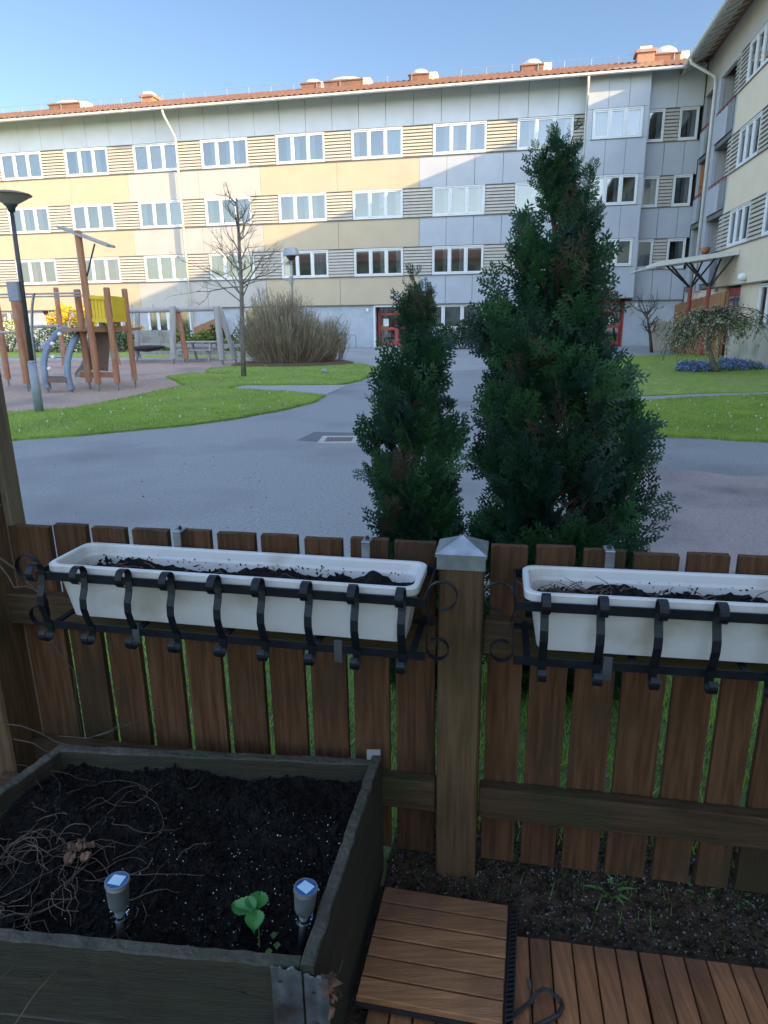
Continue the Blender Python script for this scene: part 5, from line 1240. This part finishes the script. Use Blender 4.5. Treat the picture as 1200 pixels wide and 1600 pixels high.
# ================================================================== PATIO FENCES AT THE FACADE
def board_fence(lab, A, B, h0, h1, m, cat='fence', w=.12, gap=.008, name='board_fence', tops=None):
    A = np.array([A[0], A[1], 0.]); B = np.array([B[0], B[1], 0.]); L_ = np.linalg.norm(B-A); ang = math.atan2(B[1]-A[1], B[0]-A[0])
    root = thing(name, lab, cat, A, ang); n_ = max(3, int(L_/w)); b = MB()
    for i in range(n_):
        x0 = L_*i/n_+gap/2; x1 = L_*(i+1)/n_-gap/2; z = h0+(h1-h0)*(i+.5)/n_+rf.uniform(-.01, .01); b.bevbox(x0, x1, rf.uniform(-.004, .004), .022, .05, z, .004)
    b.build('boards', m, root)
    b = MB(); zz = min(h0, h1); b.box(0, L_, .025, .06, .25, .33); b.build('rail', m, root); b = MB(); b.box(0, L_, .025, .06, zz-.3, zz-.22); b.build('rail', m, root)
    for x in (0.02, L_-.1): b = MB(); b.bevbox(x, x+.08, .061, .14, 0, h0+(h1-h0)*x/L_-.03, .005); b.build('post', m, root)
    return root
M_greyf = mat('grey_board_fence', (.26, .25, .24), (.34, .33, .32), 5, .85, stretch=(4, 4, .3), c3=(.22, .2, .18), s3=2)
M_palef = mat('pale_board_fence', (.38, .33, .26), (.50, .44, .35), 5, .8, .2, stretch=(5, 5, .3), c3=(.28, .29, .2), s3=1.2)
M_brownf = mat('brown_board_fence', (.26, .12, .05), (.36, .18, .08), 5, .7, .2, stretch=(5, 5, .3))
board_fence('low grey board fence of a ground floor patio below the sliding door', DN(-22.3, 32.6), DN(-17.6, 32.6), 1.02, 1.02, M_greyf)
board_fence('short slanting brown privacy fence beside the patio shrubs', DN(-17.5, 34.9), DN(-15.7, 34.9), 1.1, 1.75, M_brownf)
g0, g1 = gnd(1015, 549), gnd(1046, 549)
board_fence('short pale board fence by the corner behind the little bare tree', g0, g1, 1.25, 1.2, M_palef)
g0 = gnd(1047, 550); g1 = dv*6.6+nv*26.2
board_fence('brown board screen with rising top beside the canopy posts', g0, g1, 1.85, 2.25, M_brownf)
g0, g1 = gnd(1131, 562), gnd(1212, 578)
board_fence('pale weathered board fence behind the weeping tree at the right edge', g0, (g1[0], g1[1]), 1.18, 1.18, M_palef)
g2 = dv*7.05+nv*24.2
board_fence('pale weathered board fence return running back to the side wing', gnd(1131.5, 561.6)+[0, .05, 0], g2, 1.15, 1.15, M_palef)

# bike rack
q0 = gnd(553, 545); Br = thing('bike_rack', 'low grey tubular bike rack against the white wall left of the red door', 'bike rack', dv*-9.4+nv*34.6, -AZ)
for k in range(3):
    x = -.4+k*.28; b = MB(); b.tube([(x-.0, 0, 0), (x, 0, .5), (x+.02, .02, .56), (x+.02, .5, .56), (x+.02, .52, .5), (x+.02, .52, 0)], .02, 6); b.build('hoop', M_grey, Br)
b = MB(); b.tube([(-1., 0, 0), (-1., 0, .6), (-.95, 0, .66), (.85, 0, .66), (.9, 0, .6), (.9, 0, 0)], .024, 8); b.build('frame_tube', M_grey, Br)
# drain
q0 = gnd(530, 687.5); 
Dr = thing('drain_cover', 'square rusty drain grate in pale concrete frame set in the asphalt', 'drain cover', (q0[0], q0[1], 0), -.05)
b = MB(); 
for (x0, x1, y0, y1) in ((-.26, .26, -.26, -.18), (-.26, .26, .18, .26), (-.26, -.18, -.179, .179), (.18, .26, -.179, .179)): b.bevbox(x0, x1, y0, y1, -.03, .014, .004)
b.build('concrete_frame', mat('concrete_pale', (.36, .34, .30), (.44, .42, .37), 20, .9), Dr)
b = MB(); b.box(-.178, .178, -.178, .178, -.03, -.004)
for i in range(8): b.box(-.17+i*.045, -.15+i*.045, -.17, .17, -.003, .010)
b.build('grate', mat('rusty_iron', (.15, .11, .09), (.22, .16, .12), 30, .8), Dr)
# pale stone on lawn
q0 = gnd(508, 585); b = MB(); st = rng.normal(0, .01, (8, 12, 3)); V = [(.11*math.cos(j*PI/6)*math.sin(PI*(i+.5)/8), .08*math.sin(j*PI/6)*math.sin(PI*(i+.5)/8), .06+.07*math.cos(PI*(i+.5)/8)) for i in range(8) for j in range(12)]
b.add(np.array(V)+st.reshape(-1, 3), [(i*12+j, (i+1)*12+j, (i+1)*12+(j+1) % 12, i*12+(j+1) % 12) for i in range(7) for j in range(12)]+[tuple(range(12)), tuple(range(84, 96))[::-1]])
o = b.build('stone', M_slab); o.location = (q0[0], q0[1], .03); tag(o, 'small pale stone lying on the lawn in front of the big bare shrub', 'stone')

# ================================================================== BROADLEAF / BARE PLANTS
def leaves(P, size, m, name, parent, dirs=None):
    P = np.asarray(P); N = len(P); a = rng.normal(0, 1, (N, 3)); a /= np.linalg.norm(a, axis=1)[:, None]; b_ = np.cross(a, rng.normal(0, 1, (N, 3))); b_ /= np.linalg.norm(b_, axis=1)[:, None]
    s = (size*rng.uniform(.6, 1.3, N))[:, None]; V = np.stack([P-a*s*.5, P+b_*s*.28, P+a*s*.5, P-b_*s*.28], 1).reshape(-1, 3); F_ = np.arange(4*N).reshape(-1, 4)
    if isinstance(m, list): return raw(name, V, F_, m, rng.integers(0, len(m), N), parent=parent)
    return raw(name, V, F_, [m], parent=parent)
def leafy(lab, loc, rx, ry, h, n_, size, mats, stems=14, name='shrub', cat='shrub', group=None, lump=.25):
    root = thing(name, lab, cat, (loc[0], loc[1], 0), 0, group); P = []
    cl_ = [(rng.uniform(-.75, .75)*rx, rng.uniform(-.7, .7)*ry, rng.uniform(.2, .85)*h, rng.uniform(.22, .42)) for _ in range(16)]
    while len(P) < n_:
        c_ = cl_[rng.integers(len(cl_))]; v = rng.normal(0, 1, 3); v /= np.linalg.norm(v); r_ = rng.uniform(.55, 1.05)
        p = np.array(c_[:3])+v*r_*c_[3]*np.array([rx, ry, h*.8])
        if p[2] > .02 and p[2] < h*1.08: P.append(p)
    leaves(P, size, mats, 'foliage', root); b = MB()
    for k in range(stems):
        q = P[rng.integers(len(P))]; o = np.array([q[0]*.2, q[1]*.2, 0]); b.tube([o, (o+q)/2+[0, 0, .05], q], [.018, .012, .004], 5)
    b.build('stems', M_twigdark, root)
    return root
def dn_px(px, w): # ground point at facade offset w (n coordinate) seen at column px
    v = ray(px, 540); t = (w-CAM@nv)/(v@nv); P = CAM+t*v; return np.array([P[0], P[1], 0])
gs = 'green shrubs along the facade'
leafy('large evergreen shrub with yellow green leaf clusters by the patio, left of the swing brace', dn_px(306, 30.5), 1.0, .8, 1.15, 1300, .14, [M_leafg, M_leafy], group=gs)
leafy('dark evergreen shrub between the swing frame legs', dn_px(335, 31.3), .75, .7, 1.2, 900, .13, [M_leafg, M_leafd], group=gs)
leafy('light green shrub next to the big bare shrub behind the young tree', dn_px(372, 30.5), .8, .7, 1.3, 900, .14, [M_leafg, M_leafy], group=gs)
leafy('low creeping green juniper mat along the path edge', dn_px(250, 29.5), 1.6, .6, .42, 900, .12, [M_leafg, M_leafy], group=gs)
leafy('dark green laurel hedge piece under the ground floor window between the cypresses', dn_px(722, 33.6), 1.6, .8, 1.4, 3400, .13, [M_leafd, M_leafd, M_leafg], group=gs)
leafy('taller brownish green shrub at the left flank of the broad cypress', dn_px(765, 33.2), .6, .6, 1.85, 1100, .12, [M_leafg, M_twig, M_leafd], group=gs)
leafy('dark green shrub behind the climbing frame below the yellow boards', dn_px(188, 31.2), .8, .7, 1.25, 1200, .13, [M_leafg, M_leafy, M_leafd], group=gs)
leafy('sunlit yellow green flowering shrub at the left picture edge', dn_px(12, 31.5), 1.0, .7, 1.7, 1700, .13, [M_leafy, M_budgreen, M_wflow], group=gs)
leafy('green shrub with white blossoms behind the lamp pole', dn_px(62, 31.2), 1.1, .7, 1.35, 1700, .12, [M_leafg, M_leafy, M_wflow, M_leafg], group=gs)
leafy('green shrub with white blossoms behind the blue climbing tubes', dn_px(112, 31.0), 1.0, .7, 1.3, 1500, .12, [M_leafg, M_leafy, M_wflow, M_leafd], group=gs)
leafy('bright yellow forsythia in full bloom behind the curved climbing tubes', dn_px(117, 33.0), 1.3, .7, 2.35, 3600, .13, [M_forsy, M_forsy, M_forsy, M_budgreen], group='yellow forsythias in bloom')
leafy('small yellow forsythia in bloom right of the climbing frame', dn_px(213, 33.0), .6, .5, 1.65, 1000, .11, [M_forsy, M_forsy, M_twigpale], group='yellow forsythias in bloom')
leafy('yellow forsythia beyond the left end of the play area', dn_px(-25, 33.2), 1.0, .6, 1.7, 1500, .11, [M_forsy, M_forsy, M_budgreen], group='yellow forsythias in bloom')

# big bare shrub (many thin stems)
def bare_shrub(lab, base, rx, ry, H_, n_, mats=(M_twig, M_twigpale), buds=0, name='bare_shrub', r0=.007, sd=1, front_h=.75):
    root = thing(name, lab, 'shrub', (base[0], base[1], 0), 0); rs = np.random.default_rng(sd)
    for part, frac, m in (('stems', .6, mats[0]), ('pale_stems', .4, mats[1])):
        b = MB(); tips = []
        for k in range(int(n_*frac)):
            a = rs.uniform(0, 2*PI); rr = math.sqrt(rs.random()); x, y = rr*rx*.7*math.cos(a), rr*ry*.7*math.sin(a)
            h = H_*(1-.38*rr**2)*rs.uniform(.45, 1.05)*(1+.16*math.sin(2.6*x+sd)+.1*math.sin(6*x+3*y))*(front_h if y < -ry*.15 and part == 'stems' else 1.); lean = rs.uniform(.15, .45)*rr*rx+.05
            p = np.array([x, y, 0.]); tip = np.array([x+math.cos(a)*lean+rs.normal(0, .1), y+math.sin(a)*lean*ry/rx+rs.normal(0, .08), h]); mid = (p+tip)/2+np.array([rs.normal(0, .05), rs.normal(0, .05), h*.06])
            b.tube([p, mid, tip], [r0, r0*.75, r0*.35], 3, cap=False)
            for j in range(rs.integers(4, 9)):
                t = rs.uniform(.25, .95); q = mid+(tip-mid)*(2*t-1) if t > .5 else p+(mid-p)*2*t; l = rs.uniform(.12, .4); aa = rs.uniform(0, 2*PI)
                e = q+np.array([math.cos(aa)*l*.55, math.sin(aa)*l*.55, l*.8]); b.tube([q, e], [r0*.45, r0*.22], 3, cap=False); tips.append(e)
            tips.append(tip)
        b.build(part, m, root)
    if buds: 
        tips = np.array(tips); tips = tips[rs.integers(0, len(tips), buds)]+rs.normal(0, .05, (buds, 3)); leaves(tips, .05, M_budgreen, 'buds', root)
    return root
qb = gnd(452, 573)
bare_shrub('huge dense bare brown shrub with many thin upright stems on the lawn', qb+[0, 1.0, 0], 1.75, 1.2, 2.3, 2300, (M_twig, M_twigpale), 1500, sd=3, r0=.011)
bs2 = bare_shrub('thin grey green leafing shrub at the right flank of the big bare shrub', aty(515, 540, 25.5)*np.array([1, 1, 0]), .75, .6, 1.75, 170, (M_twigpale, M_twig), 700, sd=5)
qd = aty(463, 573, 20.9); b = MB(); b.lathe([(1.9, .02), (1.7, .07), (.1, .1)], (0, 0, 0), 30); o = b.build('mulch_bed', mat('brown_mulch', (.09, .05, .035), (.15, .09, .06), 30, .95, .5)); o.location = (qb[0], qb[1]+1., .03); o.scale = (1.12, .72, 1); tag(o, kind='structure')

# trees
def branch_tree(root, m, base_r, pts, levels, spread, sd, twiglen, nchild, upb=.25, name='trunk', minr=.004, start=.4):
    rs = np.random.default_rng(sd); tips = []
    tb = MB(); tb.tube(pts, list(np.linspace(base_r, base_r*.35, len(pts))), 8); tb.build(name, m, root, smooth=True)
    lb = MB()
    def grow(p, d_, L_, r_, lev):
        n_ = 4; path = [p]; dd = d_.copy()
        for i in range(n_): dd = dd+rs.normal(0, .16, 3)+np.array([0, 0, upb*.25]); dd /= np.linalg.norm(dd); path.append(path[-1]+dd*L_/n_)
        lb.tube(path, list(np.linspace(r_, max(r_*.4, minr*.5), n_+1)), 5 if lev == levels else 3, cap=False)
        if lev == 0: tips.append(path[-1]); return
        for k in range(nchild):
            t = rs.uniform(.3, 1.); j = min(n_-1, int(t*n_)); q = path[j]+(path[j+1]-path[j])*(t*n_-j); nd = dd+rs.normal(0, spread, 3); nd /= np.linalg.norm(nd); grow(q, nd, L_*rs.uniform(.45, .7), max(r_*.5, minr), lev-1)
    P = [np.asarray(p, float) for p in pts]; return P, rs, grow, lb, tips
def finish_limbs(lb, m, root): lb.build('limbs', m, root)
tb_ = gnd(381, 590); TY = tb_[1]
Tr = thing('bare_tree', 'young leafless tree with thin grey trunk on the lawn left of the big shrub', 'tree', (tb_[0], tb_[1], 0), 0)
def tp(px, py): return aty(px, py, TY)-np.array([tb_[0], tb_[1], 0])
tpts = [np.zeros(3), tp(379, 540), tp(378, 490), tp(377, 440), tp(374, 390), tp(372, 345), tp(369, 310)]
P_, rs_, grow, lb, tips = branch_tree(Tr, M_bark, .075, tpts, 2, .5, 4, .3, 3, .3, minr=.005)
for k in range(30):
    t = rs_.uniform(.40, .98); i = min(5, int(t*6)); q = P_[i]+(P_[i+1]-P_[i])*(t*6-i); a = rs_.uniform(0, 2*PI); L_ = (1.25-.95*(t-.4)/.6)*rs_.uniform(.6, 1.1)
    if k < 4: q = P_[2]+(P_[3]-P_[2])*rs_.uniform(.3, .9); L_ = 1.25
    el = rs_.uniform(.25, .9); grow(q, np.array([math.cos(a)*math.cos(el), math.sin(a)*math.cos(el), math.sin(el)]), L_, .02, 2)
finish_limbs(lb, M_bark, Tr)
# small bare tree by corner
c_ = gnd(1018, 551); Tc = thing('bare_tree', 'tiny bare tree against the blue shaded wall near the corner', 'tree', (c_[0], c_[1], 0), 0)
def tq(px, py): return aty(px, py, c_[1])-np.array([c_[0], c_[1], 0])
P_, rs_, grow, lb, tips = branch_tree(Tc, M_twigdark, .07, [np.zeros(3), tq(1016, 525), tq(1013, 505), tq(1010, 488)], 2, .5, 8, .3, 3)
for k in range(18):
    i = rs_.integers(1, 3); q = P_[i]+(P_[i+1]-P_[i])*rs_.random(); a = rs_.uniform(0, 2*PI); el = rs_.uniform(.2, .8); grow(q, np.array([math.cos(a)*math.cos(el), math.sin(a)*math.cos(el), math.sin(el)]), rs_.uniform(.4, .8), .025, 2)
finish_limbs(lb, M_twigdark, Tc)
# weeping tree
w0 = gnd(1121, 583); Tw = thing('weeping_tree', 'small weeping tree with pale catkins and crooked trunk in a bed of blue flowers', 'tree', (w0[0], w0[1], 0), 0)
WY = w0[1]
def tw(px, py, dy=0.): return aty(px, py, WY+dy)-np.array([w0[0], w0[1], 0])
tr_ = MB(); tr_.tube([(0, 0, 0), tw(1114, 565), tw(1107, 545), tw(1109, 520), tw(1113, 500), tw(1118, 485)], [.085, .07, .065, .07, .06, .035], 9); tr_.build('trunk', M_bark, Tw, smooth=True)
rs_ = np.random.default_rng(12); lb = MB(); LP = []
for k in range(150):
    top = tw(1108+rs_.uniform(-12, 14), 497+rs_.uniform(-10, 12)); a = rs_.uniform(0, 2*PI); R_ = rs_.uniform(.5, 1.35)
    if rs_.random() < .3: a = rs_.normal(0, .45); R_ = rs_.uniform(.9, 1.55)
    if rs_.random() < .3: a = PI+rs_.normal(0, .5); R_ = rs_.uniform(.5, 1.05)
    drop = rs_.uniform(.3, 1.15) if math.cos(a) < .3 else rs_.uniform(.05, .5)
    ap = top+np.array([math.cos(a)*R_*.45, math.sin(a)*R_*.45, rs_.uniform(.08, .4)]); end = top+np.array([math.cos(a)*R_, math.sin(a)*R_, -drop])
    pts = [(1-t)**2*top+2*t*(1-t)*(ap+[math.cos(a)*R_*.3, math.sin(a)*R_*.3, .05])+t*t*end for t in np.linspace(0, 1, 8)]; lb.tube(pts, list(np.linspace(.014, .004, 8)), 4, cap=False)
    for j in range(22): t = rs_.random()**.7; i = min(6, int(t*7)); q = pts[i]+(pts[i+1]-pts[i])*(t*7-i); LP.append(q+rs_.normal(0, .045, 3))
    for j in range(4):
        i = rs_.integers(2, 7); q = pts[i]; e = q+np.array([rs_.normal(0, .12), rs_.normal(0, .12), -rs_.uniform(.1, .4)]); lb.tube([q, e], [.005, .003], 3, cap=False)
        for m_ in range(5): LP.append(q+(e-q)*rs_.random()+rs_.normal(0, .02, 3))
lb.build('limbs', M_twigdark, Tw); leaves(np.array(LP), .062, [M_willow, M_willow, M_twigpale, M_leafg], 'foliage', Tw)
# blue flowers
def flowers(lab, pl, n_):
    q = scatter(pl, n_); z = rng.uniform(.05, .17, n_); P = np.column_stack([q, z]); root = thing('flower_bed', lab, 'flowers', (q[:, 0].mean(), q[:, 1].mean(), 0), 0); P = P-np.array(root.location)
    tag(leaves(P, .06, [M_blue, M_blue, M_leafg], 'blossoms', root), kind='stuff'); V, F_ = blades(P[:, :2], .02, .14, .02); tag(raw('leaf_blades', V, F_, [M_leafg], parent=root), kind='stuff')
flowers('patch of deep blue spring flowers left of the weeping tree trunk', GL((1055, 583), (1058, 571), (1085, 570), (1118, 572), (1120, 583), (1090, 585)), 900)
flowers('patch of blue flowers and leaves right of the weeping trunk by the pale fence', GL((1122, 582), (1122, 566), (1150, 566), (1185, 573), (1200, 580), (1160, 582)), 1000)
